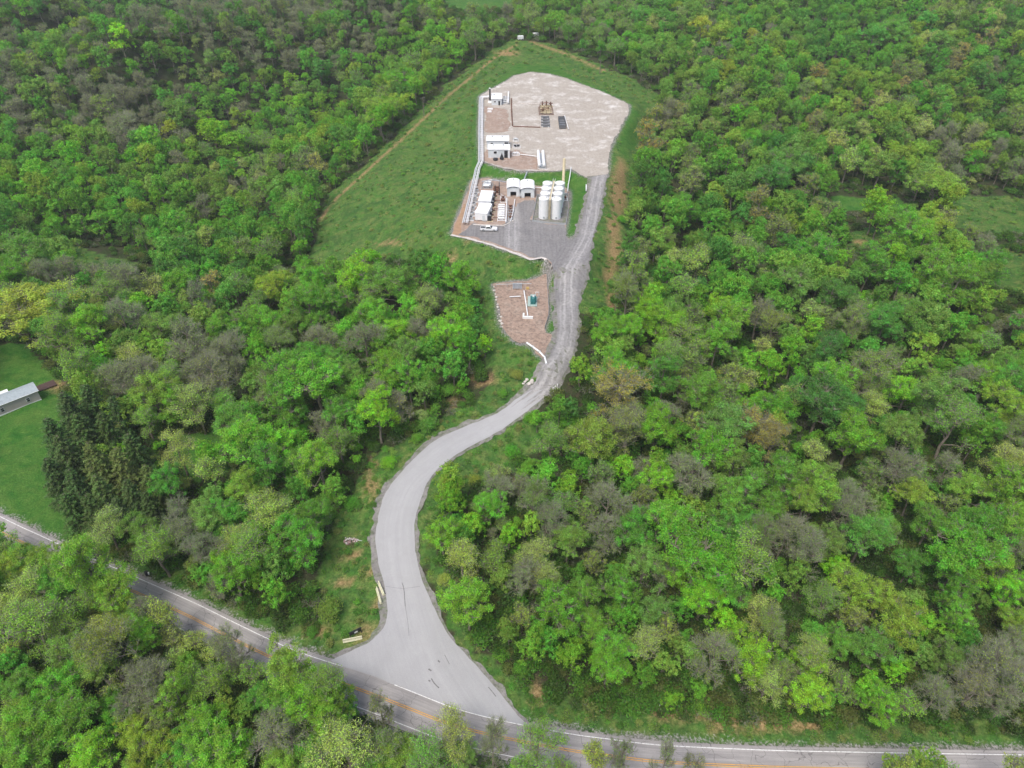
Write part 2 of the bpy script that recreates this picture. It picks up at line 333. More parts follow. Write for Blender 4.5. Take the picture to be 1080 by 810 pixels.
class MB:
    """collects geometry; one build() = one mesh object"""
    def __init__(s): s.v = []; s.f = []; s.mi = []; s.cur = 0; s.n = 0; s.sm = []
    def add(s, V, Fs, smooth=False):
        V = np.asarray(V, float).reshape(-1, 3); s.v.append(V)
        for f in Fs: s.f.append(tuple(int(i) + s.n for i in f)); s.mi.append(s.cur); s.sm.append(smooth)
        s.n += len(V); return s
    def box(s, c, size, rz=0.0, rx=0.0, ry=0.0, taper=1.0):
        x, y, z = size[0] / 2, size[1] / 2, size[2] / 2
        V = np.array([(-x, -y, -z), (x, -y, -z), (x, y, -z), (-x, y, -z), (-x * taper, -y * taper, z), (x * taper, -y * taper, z), (x * taper, y * taper, z), (-x * taper, y * taper, z)])
        Mx = np.array(Matrix.Rotation(rz, 3, 'Z') @ Matrix.Rotation(ry, 3, 'Y') @ Matrix.Rotation(rx, 3, 'X'))
        return s.add(V @ Mx.T + np.array(c), [(3, 2, 1, 0), (4, 5, 6, 7), (0, 1, 5, 4), (1, 2, 6, 5), (2, 3, 7, 6), (3, 0, 4, 7)])
    def tube(s, a, b_, r0, r1=None, n=8, cap=True):
        r1 = r0 if r1 is None else r1; a = np.array(a, float); b_ = np.array(b_, float); d = b_ - a; L = np.linalg.norm(d); d = d / max(L, 1e-9)
        u = np.cross(d, (0, 0, 1)) if abs(d[2]) < .95 else np.cross(d, (1, 0, 0)); u /= np.linalg.norm(u); w = np.cross(d, u)
        an = np.arange(n) * 2 * np.pi / n; ring = np.cos(an)[:, None] * u + np.sin(an)[:, None] * w
        V = np.vstack([a + ring * r0, b_ + ring * r1]); Fs = [(i, (i + 1) % n, n + (i + 1) % n, n + i) for i in range(n)]
        s.add(V, Fs, n > 5)
        if cap: s.add(a + ring * r0, [tuple(range(n))[::-1]]); s.add(b_ + ring * r1, [tuple(range(n))])
        return s
    def lathe(s, prof, n=20, c=(0, 0, 0)):
        V = []; an = np.arange(n) * 2 * np.pi / n
        for r, z in prof: V += [(c[0] + r * math.cos(t), c[1] + r * math.sin(t), c[2] + z) for t in an]
        Fs = []
        for k in range(len(prof) - 1):
            for i in range(n): Fs.append((k * n + i, k * n + (i + 1) % n, (k + 1) * n + (i + 1) % n, (k + 1) * n + i))
        return s.add(V, Fs, True)
    def prism(s, prof, y0, y1):
        """closed profile in x,z swept along y"""
        n = len(prof); V = [(x, y0, z) for x, z in prof] + [(x, y1, z) for x, z in prof]
        return s.add(V, [(i, (i + 1) % n, n + (i + 1) % n, n + i) for i in range(n)] + [tuple(range(n))[::-1], tuple(range(n, 2 * n))])
    def mesh(s, name, mats):
        me = bpy.data.meshes.new(name); V = np.vstack(s.v) if s.v else np.zeros((0, 3))
        me.from_pydata(V.tolist(), [], s.f)
        for mm in mats: me.materials.append(mm)
        me.polygons.foreach_set('material_index', s.mi); me.polygons.foreach_set('use_smooth', s.sm); me.update(); return me
    def build(s, name, mat, parent=None, bevel=0.0):
        o = bpy.data.objects.new(name, s.mesh(name, [mat] if not isinstance(mat, (list, tuple)) else mat)); link(o, parent)
        bm = bmesh.new(); bm.from_mesh(o.data); bmesh.ops.recalc_face_normals(bm, faces=bm.faces)
        bm.to_mesh(o.data); bm.free()
        if bevel:
            mo = o.modifiers.new('b', 'BEVEL'); mo.width = bevel; mo.segments = 2; mo.limit_method = 'ANGLE'
        return o

# ------------------------------------------------------------------ ground sheet
def axis(a, b_, step, far, grow=1.25):
    mid = list(np.arange(a, b_ + step * .5, step)); lo = []; hi = []; s = step
    x = mid[-1]
    while x < far: s *= grow; x += s; hi.append(x)
    s = step; x = mid[0]
    while x > -far: s *= grow; x -= s; lo.append(x)
    return np.array(lo[::-1] + mid + hi)
PXP = dict(
 meadow=[[(545,40),(520,52),(485,78),(447,113),(420,138),(395,165),(370,185),(345,207),(325,270),(350,285),(400,275),(450,270),(480,285),(500,300),(508,335),(505,370),(520,395),(500,425),(470,440),(430,462),(395,478),(372,515),(350,550),(335,590),(338,640),(330,668),(275,660),(190,618),(170,612),(260,655),(345,697),(410,680),(410,560),(500,460),(600,380),(600,330),(640,330),(655,300),(672,200),(680,130),(700,105),(670,85),(635,68),(600,55),(575,45)],
         [(450,500),(480,470),(540,445),(590,430),(620,440),(600,470),(560,480),(520,510),(480,520),(455,560),(470,600),(485,640),(500,680),(550,720),(600,750),(700,755),(860,765),(1080,775),(1080,800),(800,792),(600,775),(545,755),(470,665),(436,570)],
         [(75,258),(115,268),(160,282),(110,292),(75,287)],[(1000,205),(1088,208),(1088,248),(1008,242)],[(1040,262),(1085,268),(1085,318),(1050,302)],[(892,243),(935,241),(932,264),(900,264)],[(468,-10),(545,-10),(532,8),(475,9)],[(560,22),(600,20),(600,34),(555,34)]],
 lawn=[[(462,-25),(550,-25),(540,10),(470,10)],[(-20,365),(30,362),(62,398),(72,440),(55,480),(66,530),(100,572),(70,590),(0,548),(-40,530)],[(185,458),(240,452),(245,500),(205,508),(180,490)],[(872,204),(950,210),(958,226),(880,222)],[(0,582),(30,592),(55,605),(0,618)],[(175,612),(215,628),(205,635),(165,615)],[(505,168),(510,172),(550,182),(602,181),(625,190),(622,205),(602,206),(598,196),(565,194),(512,186),(500,188)],[(601,200),(622,195),(612,237),(603,250),(597,247)],[(505,98),(500,110),(500,180),(505,175),(507,140)],[(540,80),(560,74),(600,82),(664,110),(650,170),(655,180),(672,150),(672,115),(630,90),(580,68),(545,68),(505,98)],[(578,290),(586,310),(588,345),(584,352),(575,348),(580,320)],[(60,585),(80,592),(72,600),(55,598)]],
)
DIRTL = [([(545,47),(520,62),(490,87),(470,103),(447,125),(420,150),(398,170),(376,190),(352,212),(335,235)],.8),([(560,44),(600,58),(640,76)],.8)]
DIRTB = [(648,262,7,24),(645,318,5,12),(655,180,5,14),(700,752,16,6),(765,762,18,8),(850,764,20,8),(770,752,10,5),(565,728,8,8),(652,205,9,26),(647,240,7,14),(643,290,6,12),(655,185,5,8),(476,272,5,5),(570,735,7,10),(735,755,26,7),(810,762,26,10),(385,668,14,7),(335,668,14,6),(640,420,3,3),(490,255,3,5),(372,585,8,5),(365,615,10,6),(392,515,6,18),(385,490,14,5),(510,400,14,6),(480,425,8,4),(60,408,9,7),(500,530,8,6),(925,264,5,2),(907,255,7,3),(390,605,6,5),(400,640,5,8),(920,758,16,4),(1050,745,16,4),(535,56,12,3),(412,256,14,2)]
gx = axis(-420, 420, 2.2, 6000); gy = axis(28, 720, 2.2, 6000)
GX, GY = np.meshgrid(gx, gy); fx, fy = GX.ravel(), GY.ravel()
fz = hh(fx, fy)
PX, PY, PD = proj(fx, fy, fz)
behind = fy * cs - (fz - CAMZ) * sn < 5
gm = {}
jx = vnoise(fx, fy, 6, 5) * 4; jy = vnoise(fx, fy, 6, 6) * 3
for k, polys in PXP.items():
    a = np.zeros(len(fx))
    for P in polys: a = np.maximum(a, inpoly(PX + jx, PY + jy, P))
    a[behind] = 0; gm[k] = a * .95
a = np.zeros(len(fx))
for pl, w in DIRTL: a = np.maximum(a, np.clip(1.15 - dline(PX, PY, pl) / (w * 2), 0, 1))
for cx, cy, rx, ry in DIRTB: a = np.maximum(a, np.clip(1.0 - 0.5 * (((PX - cx) / rx) ** 2 + ((PY - cy) / ry) ** 2), 0, 1))
a[behind] = 0; gm['dirt'] = a
dm = dline(fx, fy, MAINW[::3]); gm['gravel'] = np.clip(1.0 - (dm - HW_MAIN) / 2.0, 0, 1) * .8
gm['meadow'] = np.maximum(gm['meadow'], np.clip(1.6 - (dm - HW_MAIN) / 6, 0, 1) * .9)
for P, pz, wd in PADS:
    d = np.where(inpoly(fx, fy, P), 0, dline(fx, fy, P, True)); gm['gravel'] = np.maximum(gm['gravel'], np.clip(.75 - d / 3.2, 0, 1))
dd = dline(fx, fy, DCw[::3])
def grid_mesh(name, fx, fy, fz, nx, ny, attrs, mat):
    me = bpy.data.meshes.new(name)
    idx = np.arange(nx * ny).reshape(ny, nx)
    q = np.stack([idx[:-1, :-1], idx[:-1, 1:], idx[1:, 1:], idx[1:, :-1]], -1).reshape(-1, 4)
    me.vertices.add(nx * ny); me.vertices.foreach_set('co', np.stack([fx, fy, fz], 1).ravel())
    me.loops.add(q.size); me.loops.foreach_set('vertex_index', q.ravel()); me.polygons.add(len(q))
    me.polygons.foreach_set('loop_start', np.arange(len(q)) * 4); me.polygons.foreach_set('loop_total', np.full(len(q), 4))
    me.update(calc_edges=True); me.validate()
    me.polygons.foreach_set('use_smooth', np.ones(len(q), bool))
    for k, a in attrs.items():
        at = me.attributes.new(k, 'FLOAT', 'POINT'); at.data.foreach_set('value', a.astype(np.float32))
    me.materials.append(mat); o = bpy.data.objects.new(name, me); link(o); return o
# sink the sheet slightly under roads and pads so the drawn surfaces lie clear of it
sink = np.clip(1 - (dm - HW_MAIN + .8) / 1.5, 0, 1) * .10
sink = np.maximum(sink, np.clip(1 - (dline(fx, fy, DLw) - 0) / 0.1, 0, 1) * 0)
DRIVE = np.vstack([DLw, DRw[::-1]])
sink = np.maximum(sink, inpoly(fx, fy, DRIVE) * .12)
for P, pz, wd in PADS: sink = np.maximum(sink, inpoly(fx, fy, P) * .10)
ground = grid_mesh('ground', fx, fy, fz - sink - .03, len(gx), len(gy), gm, M['ground']); tag(ground, kind='structure')

def hroad(x, y):
    """terrain height as the ground mesh interpolates it (smooth part)"""
    return hh(x, y)
def drape(name, P, mat, off, step=2.0, ref=None, jit=0.0, zfix=None):
    """fine triangulated sheet filling the world polygon P, laid on the terrain"""
    P = np.asarray(P, float); Q = []
    for i in range(len(P)):
        a = P[i - 1]; b_ = P[i]; L = np.hypot(*(b_ - a)); k = max(1, int(round(L / (step * .6))))
        for j in range(k): Q.append(a + (b_ - a) * j / k)
    Q = np.array(Q)
    if jit:
        Q = Q + np.stack([vnoise(Q[:, 0], Q[:, 1], 1.6, 8), vnoise(Q[:, 0], Q[:, 1], 1.6, 9)], 1) * jit + np.stack([vnoise(Q[:, 0], Q[:, 1], 5, 8), vnoise(Q[:, 0], Q[:, 1], 5, 9)], 1) * jit
    x0, y0 = Q.min(0); x1, y1 = Q.max(0)
    g = np.stack(np.meshgrid(np.arange(x0, x1, step), np.arange(y0, y1, step)), -1).reshape(-1, 2) + .013
    g = g[inpoly(g[:, 0], g[:, 1], Q)]; g = g[dline(g[:, 0], g[:, 1], Q, True) > step * .45]
    pts = [Vector(p) for p in np.vstack([Q, g])]; nq = len(Q)
    vs, es, fs, ov, oe, of = delaunay_2d_cdt(pts, [], [list(range(nq))], 1, 1e-5)
    V = np.array([(v.x, v.y) for v in vs]); z = hroad(V[:, 0], V[:, 1]) + off if zfix is None else np.full(len(V), zfix)
    me = bpy.data.meshes.new(name); me.from_pydata(np.column_stack([V, z]).tolist(), [], fs)
    me.polygons.foreach_set('use_smooth', np.ones(len(me.polygons), bool))
    at = me.attributes.new('roaduv', 'FLOAT_VECTOR', 'POINT')
    if ref is not None:
        d, lat, arc = dline(V[:, 0], V[:, 1], ref, False, True); uvw = np.column_stack([lat, arc, np.zeros(len(V))])
    else: uvw = np.column_stack([V, np.zeros(len(V))])
    at.data.foreach_set('vector', uvw.astype(np.float32).ravel())
    bm = bmesh.new(); bm.from_mesh(me)
    for f in bm.faces:
        if f.normal.z < 0: f.normal_flip()
    bm.to_mesh(me); bm.free()
    me.materials.append(mat); o = bpy.data.objects.new(name, me); link(o); return tag(o, kind='structure')
def offset_line(P, d):
    T = np.gradient(P, axis=0); T /= np.maximum(np.linalg.norm(T, axis=1, keepdims=True), 1e-9)
    return P + np.column_stack([T[:, 1], -T[:, 0]]) * d          # +d = right hand side
def strip_poly(P, a, b_): return np.vstack([offset_line(P, a), offset_line(P, b_)[::-1]])
def ribbon(name, P, d, w, mat, off, gaps=None):
    A = offset_line(P, d - w / 2); B = offset_line(P, d + w / 2); n = len(P)
    V = np.vstack([A, B]); z = hroad(V[:, 0], V[:, 1]) + off
    Fs = [(i, i + 1, n + i + 1, n + i) for i in range(n - 1) if not (gaps and any(a <= i < b for a, b in gaps))]
    me = bpy.data.meshes.new(name); me.from_pydata(np.column_stack([V, z]).tolist(), [], Fs)
    bm = bmesh.new(); bm.from_mesh(me)
    for f in bm.faces:
        if f.normal.z < 0: f.normal_flip()
    bm.to_mesh(me); bm.free(); me.materials.append(mat); o = bpy.data.objects.new(name, me); link(o); return tag(o, kind='structure')
drape('main_road', strip_poly(MAINW, -HW_MAIN, HW_MAIN), M['asphalt_main'], .05, 1.6, MAINW)
def cut(P, pxy):
    w = np.array(G(*pxy, 0, h0)); return int(np.argmin(np.hypot(*(P - w).T)))
# worn driveway: shoulder of stone, paved lower half, gravel upper half
def grow_edge(P, d): return offset_line(P, d)
drape('driveway_shoulder', np.vstack([grow_edge(DLw, 1.4), grow_edge(DRw, -.8)[::-1]]), M['kerbgravel'], .055, 1.3, DCw, .6)
drape('gravel_access_road', np.vstack([DLw[:cut(DLw,(524,436))], DRw[:cut(DRw,(536,449))][::-1]]), M['gravel_road'], .115, 1.6, DCw, .15)
iL, iR = cut(DLw, (548,420)), cut(DRw, (566,425))
iA, iB = cut(MAINW, (352,718)), cut(MAINW, (556,783))
APR = offset_line(MAINW, -3.06)[iA:iB]
qz = random.Random(8); pa, pb = DRw[iR], DLw[iL]; tz = DCw[min(range(len(DCw)), key=lambda i: np.hypot(*(DCw[i] - pa)))+2] - DCw[min(range(len(DCw)), key=lambda i: np.hypot(*(DCw[i] - pa)))]; tz = tz / np.hypot(*tz)
ZZ = np.array([pa + (pb - pa) * k / 9 + tz * qz.uniform(-7, 5) for k in range(1, 9)])
drape('paved_driveway', np.vstack([DLw[iL:], APR, DRw[iR:][::-1], ZZ]), M['asphalt_drive'], .14, 1.3, DCw, .14)
# lines on the public road
ribbon('road_edge_line', MAINW, -2.95, .16, M['white_line'], .17, gaps=[(cut(MAINW,(352,719)), cut(MAINW,(413,739)))])
ribbon('road_edge_line', MAINW, 2.95, .15, M['white_line'], .17)
ribbon('road_centre_line', MAINW, -.17, .12, M['yellow_line'], .17); ribbon('road_centre_line', MAINW, .17, .12, M['yellow_line'], .17)
# pads
drape('upper_pad', UW, M['pad_pink'], 0, 3.0, None, .5, UZ + .036)
drape('lower_pad', LW, M['pad_red'], 0, 3.0, None, .4, LZ + .036)
LGR = [(499,236),(517,238),(532,236),(541,222),(545,215),(553,211),(563,211),(566,216),(561,232),(580,236),(596,237),(598,251),(603,254),(606,250),(611,252),(615,258),(613,272),(590,280),(584,282),(577,273),(560,271),(530,260),(500,250),(482,247)]
drape('gravel_yard', [PZ(a, b_, LZ) for a, b_ in LGR], M['gravel_road'], 0, 3.0, None, .6, LZ + .075)
drape('small_pad', SW, M['pad_brown'], 0, 2.0, None, .4, SZ + .036)

# ------------------------------------------------------------------ vegetation prototypes
def raw_mesh(name, V, Q, mats, mi=None, var=None, smooth_=None):
    """V (n,3); Q (m,4) quads (numpy)"""
    me = bpy.data.meshes.new(name); V = np.asarray(V, np.float32); Q = np.asarray(Q, np.int32)
    me.vertices.add(len(V)); me.vertices.foreach_set('co', V.ravel())
    me.loops.add(Q.size); me.loops.foreach_set('vertex_index', Q.ravel()); me.polygons.add(len(Q))
    me.polygons.foreach_set('loop_start', np.arange(len(Q)) * 4); me.polygons.foreach_set('loop_total', np.full(len(Q), 4))
    for mm in mats: me.materials.append(mm)
    if mi is not None: me.polygons.foreach_set('material_index', np.asarray(mi, np.int32))
    me.update(calc_edges=True)
    at = me.attributes.new('var', 'FLOAT_COLOR', 'FACE')
    c = np.ones((len(Q), 4), np.float32) * .5
    if var is not None: c[:, 0] = var[:, 0]; c[:, 1] = var[:, 1]
    at.data.foreach_set('color', c.ravel()); return me
def unit(v): return v / np.maximum(np.linalg.norm(v, axis=-1, keepdims=True), 1e-9)
def leaves(P, Nn, size, rg, aspect=.62):
    """diamond leaves at P facing about Nn"""
    n = len(P); s = size * rg.uniform(.6, 1.35, n)[:, None]
    nrm = unit(Nn + rg.normal(0, .55, (n, 3))); t = unit(np.cross(nrm, rg.normal(0, 1, (n, 3)))); b_ = np.cross(nrm, t)
    bend = nrm * s * rg.uniform(-.15, .1, n)[:, None]
    V = np.stack([P - t * s * .5, P - b_ * s * aspect * .5 + bend, P + t * s * .5, P + b_ * s * aspect * .5 + bend], 1).reshape(-1, 3)
    return V, np.arange(n * 4).reshape(-1, 4)
def tubes(segs, n=5):
    """segs list of (a,b,r0,r1) -> V,Q"""
    A = np.array([s[0] for s in segs]); B = np.array([s[1] for s in segs]); r0 = np.array([s[2] for s in segs])[:, None, None]; r1 = np.array([s[3] for s in segs])[:, None, None]
    d = unit(B - A); ref = np.where(np.abs(d[:, 2:3]) < .9, [[0, 0, 1.]], [[1., 0, 0]]); u = unit(np.cross(d, ref)); w_ = np.cross(d, u)
    an = np.arange(n) * 2 * np.pi / n; ring = np.cos(an)[None, :, None] * u[:, None] + np.sin(an)[None, :, None] * w_[:, None]
    V = np.concatenate([A[:, None] + ring * r0, B[:, None] + ring * r1], 1).reshape(-1, 3)
    i = np.arange(n); q = np.stack([i, (i + 1) % n, n + (i + 1) % n, n + i], 1)
    Q = (np.arange(len(segs))[:, None, None] * 2 * n + q[None]).reshape(-1, 4); return V, Q
def bent(a, b_, r0, r1, rg, k=3, wob=.08):
    a = np.array(a, float); b_ = np.array(b_, float); L = np.linalg.norm(b_ - a); pts = [a]
    for i in range(1, k): pts.append(a + (b_ - a) * i / k + rg.normal(0, wob * L, 3))
    pts.append(b_); return [(pts[i], pts[i + 1], r0 + (r1 - r0) * i / k, r0 + (r1 - r0) * (i + 1) / k) for i in range(k)]
def tree_arrays(seed, H=14., CR=4.6, kind='full', nl=6000, ls=.30, lobes=9, base=.32):
    """returns dict with wood (V,Q) for the trunk and crown (V,Q,mi,var)"""
    rg = np.random.default_rng(seed); wood = []; lean = rg.normal(0, .35, 2)
    top = np.array([lean[0], lean[1], H * .72]); r = .022 * H
    tr = bent((0, 0, -.6), top, r, r * .35, rg, 5, .012); wood += tr
    cz = H * (base + 1) / 2; RH = H * (1 - base) / 2
    LC = []
    for i in range(lobes):
        a = i * 2.4 + rg.uniform(-.5, .5); fr = math.sqrt((i + .4) / lobes); zz = rg.uniform(-.72, .62) * (1 - fr * .25) + (0.30 * (1 - fr))
        el = 1 + rg.uniform(-.22, .2); c = np.array([math.cos(a) * fr * CR * .72 * el, math.sin(a) * fr * CR * .72 * el, cz + zz * RH]); LC.append((c, rg.uniform(.27, .48) * CR * (1.15 - .25 * fr)))
    LC.append((np.array([lean[0], lean[1], H - RH * .55]), CR * .42))
    tips = []; cl = []
    for c, lr in LC:
        t = np.clip((c[2] - lr * .9) / (H * .72), .25, .92); st = np.array([0, 0, -.6]) * (1 - t) + top * t
        b1 = c - np.array([0, 0, lr * .25]); wood += bent(st, b1, r * (1 - t * .6) * .5, r * .16, rg, 3, .06)
        nc = max(6, int(17 * (lr / (CR * .42)) ** 2))
        for k in range(nc):
            d = rg.normal(0, 1, 3); d /= np.linalg.norm(d); d[2] = abs(d[2]) * 1.0 - .28; d = d / np.linalg.norm(d)
            p = c + d * lr * rg.uniform(.72, 1.08) * np.array([1, 1, .85]); cl.append((p, d, lr))
            wood += bent(b1, p - d * .2, r * .13, r * .04, rg, 2, .07) if kind != 'lod' else []
            tips.append((b1, p, d, lr))
    twig = []
    if kind in ('bare', 'airy', 'budding', 'full'):
        per = {'bare': 11, 'airy': 6, 'budding': 7, 'full': 2}[kind]
        for b1, p, d, lr in tips:
            for q in range(per):
                s0 = b1 + (p - b1) * rg.uniform(.35, 1.0); dd = unit(d + rg.normal(0, .6, 3) + np.array([0, 0, .35])); L = lr * rg.uniform(.35, .8)
                m1 = s0 + dd * L * .55; twig.append((s0, m1, .022, .014))
                for z in range(2):
                    d2 = unit(dd + rg.normal(0, .45, 3)); twig.append((m1, m1 + d2 * L * .5, .014, .006))
    n = {'full': nl, 'lod': nl, 'airy': int(nl * .42), 'budding': int(nl * .45), 'bare': int(nl * .30)}[kind]
    wgt = np.array([l[2] for l in cl]) ** 2; wgt /= wgt.sum(); ci = rg.choice(len(cl), n, p=wgt)
    C = np.array([l[0] for l in cl]); Dn = np.array([l[1] for l in cl]); LR = np.array([l[2] for l in cl])
    cr = (.36 if kind != 'airy' else .55) * LR[ci][:, None] * np.where(rg.uniform(0, 1, n) < .12, 1.6, 1.0)[:, None]
    off = rg.normal(0, 1, (n, 3)); off = unit(off) * (rg.uniform(0, 1, n) ** .55)[:, None]; off[:, 2] = off[:, 2] * .8
    P = C[ci] + off * cr; Nn = unit(off * .8 + Dn[ci] * .5 + np.array([0, 0, .55]))
    V, Q = leaves(P, Nn, ls, rg)
    cv = rg.uniform(-.5, .5, len(cl))
    var = np.column_stack([np.clip(.5 + cv[ci] * .62 + rg.normal(0, .20, n), 0, 1), np.clip(.5 + cv[ci] * .5 + rg.normal(0, .2, n), 0, 1)])
    return dict(wood=tubes(wood, 6 if kind != 'lod' else 4), crown=(V, Q, var), twig=twig, H=H, CR=CR)
def conifer_arrays(seed, H=18., CR=4.4, nl=11000, ls=.42):
    rg = np.random.default_rng(seed); wood = bent((0, 0, -.6), (0, 0, H * .98), .022 * H, .03, rg, 6, .004)
    P = []; Nn = []; var = []
    z = H * .06
    while z < H * .985:
        fr = (z / H); rr = CR * (1 - fr) ** .62 * (1 - .5 * max(0, .12 - fr) / .12) + .15; nb = int(5 + rr * 1.3); a0 = rg.uniform(0, 6)
        for k in range(nb):
            a = a0 + k * 2 * np.pi / nb + rg.uniform(-.2, .2); L = rr * rg.uniform(.55, 1.2); dr = -.35 + .5 * fr
            d = np.array([math.cos(a), math.sin(a), dr]); wood.append((np.array([0, 0, z]), np.array([0, 0, z]) + d * L * .9, .05, .015))
            m = max(4, int(nl / 170 * L / CR * 1.6)); t = rg.uniform(.15, 1, m) ** .7
            side = np.array([-math.sin(a), math.cos(a), 0]); wv = (1.05 - t) * L * .30 + .14
            sag = np.array([0, 0, -.25]) * (t[:, None] ** 2) * L * .3
            p = np.array([0, 0, z]) + d * L * t[:, None] + side * (rg.uniform(-1, 1, m) * wv)[:, None] + sag + rg.normal(0, .09, (m, 3))
            P.append(p); Nn.append(np.tile(unit(d * .4 + np.array([0, 0, .8])), (m, 1))); bv = rg.uniform(-.25, .25)
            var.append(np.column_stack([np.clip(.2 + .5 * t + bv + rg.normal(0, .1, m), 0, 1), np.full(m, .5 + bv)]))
        z += H * .044 * (1 - .35 * fr)
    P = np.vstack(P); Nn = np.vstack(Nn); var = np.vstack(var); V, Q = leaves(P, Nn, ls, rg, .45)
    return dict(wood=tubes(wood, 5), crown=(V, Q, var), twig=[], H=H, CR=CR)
def shrub_arrays(seed, H=2.2, CR=1.7, nl=1500, ls=.2, kind='full'):
    rg = np.random.default_rng(seed); wood = []; cl = []
    for k in range(9):
        a = k * 2.4; fr = math.sqrt((k + .3) / 9); c = np.array([math.cos(a) * fr * CR * .7, math.sin(a) * fr * CR * .7, H * (.72 - .32 * fr) * rg.uniform(.8, 1.15)])
        wood += bent((c[0] * .15, c[1] * .15, -.2), c, .05, .02, rg, 2, .06); cl.append((c, CR * .42))
    tw = []
    for c, lr in cl:
        for q in range(14 if kind == 'bare' else 4):
            dd = unit(rg.normal(0, 1, 3) + np.array([0, 0, .6])); s0 = c - np.array([0, 0, lr * .5]); tw.append((s0, s0 + dd * lr * rg.uniform(.8, 1.5), .02, .007))
    n = nl if kind == 'full' else int(nl * .15); ci = rg.integers(0, len(cl), n); C = np.array([c for c, _ in cl]); off = unit(rg.normal(0, 1, (n, 3))) * (rg.uniform(0, 1, n) ** .4)[:, None]; off[:, 2] *= .8
    P = C[ci] + off * CR * .45; P[:, 2] = np.maximum(P[:, 2], .08); V, Q = leaves(P, unit(off + np.array([0, 0, .6])), ls, rg)
    cv = rg.uniform(-.4, .4, len(cl)); var = np.column_stack([np.clip(.5 + cv[ci] * .35 + rg.normal(0, .13, n), 0, 1), np.clip(.5 + cv[ci] * .4 + rg.normal(0, .2, n), 0, 1)])
    return dict(wood=tubes(wood, 5), crown=(V, Q, var), twig=tw, H=H, CR=CR)
def to_meshes(A, name, leafm=None):
    """(trunk mesh, crown mesh) of one tree"""
    leafm = leafm or M['leaf']
    tm = raw_mesh('trunk', *A['wood'], [M['bark']])
    V, Q, var = A['crown']; mi = np.zeros(len(Q), int)
    if A['twig']:
        tV, tQ = tubes(A['twig'], 3); mi = np.concatenate([mi, np.ones(len(tQ), int)]); var = np.vstack([var, np.full((len(tQ), 2), .5)]); Q = np.vstack([Q, tQ + len(V)]); V = np.vstack([V, tV])
    cm = raw_mesh('crown', V, Q, [leafm, M['twig']], mi, var)
    return tm, cm
def to_single(A, name, leafm=None):
    leafm = leafm or M['leaf']; V, Q, var = A['crown']; mi = np.zeros(len(Q), int)
    for (tV, tQ), k in [(A['wood'], 2)] + ([(tubes(A['twig'], 3), 1)] if A['twig'] else []):
        mi = np.concatenate([mi, np.full(len(tQ), k)]); var = np.vstack([var, np.full((len(tQ), 2), .5)]); Q = np.vstack([Q, tQ + len(V)]); V = np.vstack([V, tV])
    return raw_mesh(name, V, Q, [leafm, M['twig'], M['bark']], mi, var)

# near prototypes (separate trunk and crown) and light ones for the mass of the wood
PROTO = {'full': [], 'airy': [], 'budding': [], 'bare': [], 'conifer': [], 'shrub': [], 'bareshrub': []}
for i in range(6): PROTO['full'].append(to_meshes(tree_arrays(100 + i, 14, 4.6 + .25 * (i % 3), 'full', 15000, .225, 11 + i % 3, .14 + .05 * (i % 3)), 'full'))
for i in range(4): PROTO['airy'].append(to_meshes(tree_arrays(200 + i, 14, 4.4, 'airy', 15000, .20, 11, .18), 'airy'))
for i in range(3): PROTO['budding'].append(to_meshes(tree_arrays(300 + i, 14, 4.8, 'budding', 13000, .20, 11, .18), 'budding'))
for i in range(4): PROTO['bare'].append(to_meshes(tree_arrays(400 + i, 13, 4.4, 'bare', 8000, .2, 10, .2), 'bare'))
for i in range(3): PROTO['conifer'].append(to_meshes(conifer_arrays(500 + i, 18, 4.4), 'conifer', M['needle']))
for i in range(4): PROTO['shrub'].append(to_meshes(shrub_arrays(600 + i, nl=2600, ls=.15), 'shrub'))
for i in range(2): PROTO['bareshrub'].append(to_meshes(shrub_arrays(650 + i, kind='bare'), 'bareshrub'))
PH = {'full': (14, 4.8), 'airy': (14, 4.5), 'budding': (14, 4.9), 'bare': (13, 4.5), 'conifer': (18, 4.4), 'shrub': (2.2, 1.7), 'bareshrub': (2.2, 1.7)}

# colours of the spring wood (linear): (form, base colour)
CLS = {
 'B': ('full', (.092, .215, .020)), 'Z': ('full', (.125, .265, .018)), 'G': ('full', (.068, .180, .024)), 'D': ('full', (.040, .125, .028)),
 'T': ('full', (.058, .165, .030)), 'Y': ('full', (.130, .210, .032)), 'L': ('airy', (.200, .270, .070)), 'A': ('airy', (.110, .220, .035)),
 'M': ('full', (.175, .215, .032)), 'O': ('budding', (.190, .165, .048)), 'K': ('budding', (.118, .172, .040)),
 'R': ('bare', (.118, .140, .042)), 'W': ('bare', (.110, .165, .046)), 'P': ('full', (.095, .172, .040)), 'C': ('conifer', (.026, .054, .013)), 'E': ('conifer', (.045, .075, .018)), 'S': ('shrub', (.070, .180, .025)), 's': ('shrub', (.150, .190, .045)), 'X': ('bareshrub', (.150, .12, .07)),
}
CLS = {k: (f, tuple(.76 * a + .24 * b for a, b in zip(c, (.098, .172, .032)))) if f in ('full', 'airy', 'budding', 'bare') else (f, c) for k, (f, c) in CLS.items()}
WORDS = {'B': 'bright green leafy', 'Z': 'vivid lime green leafy', 'G': 'mid green leafy', 'D': 'dark green leafy', 'T': 'bluish green leafy', 'Y': 'yellowish green leafy', 'L': 'pale thin-leaved', 'A': 'light green thin-leaved', 'M': 'mustard yellow budding', 'O': 'orange-brown budding', 'K': 'olive brown budding', 'R': 'bare brownish', 'W': 'bare grey', 'P': 'dull olive green leafy', 'C': 'dark evergreen', 'E': 'olive evergreen', 'S': 'green bushy', 's': 'yellow-green bushy', 'X': 'bare twiggy'}
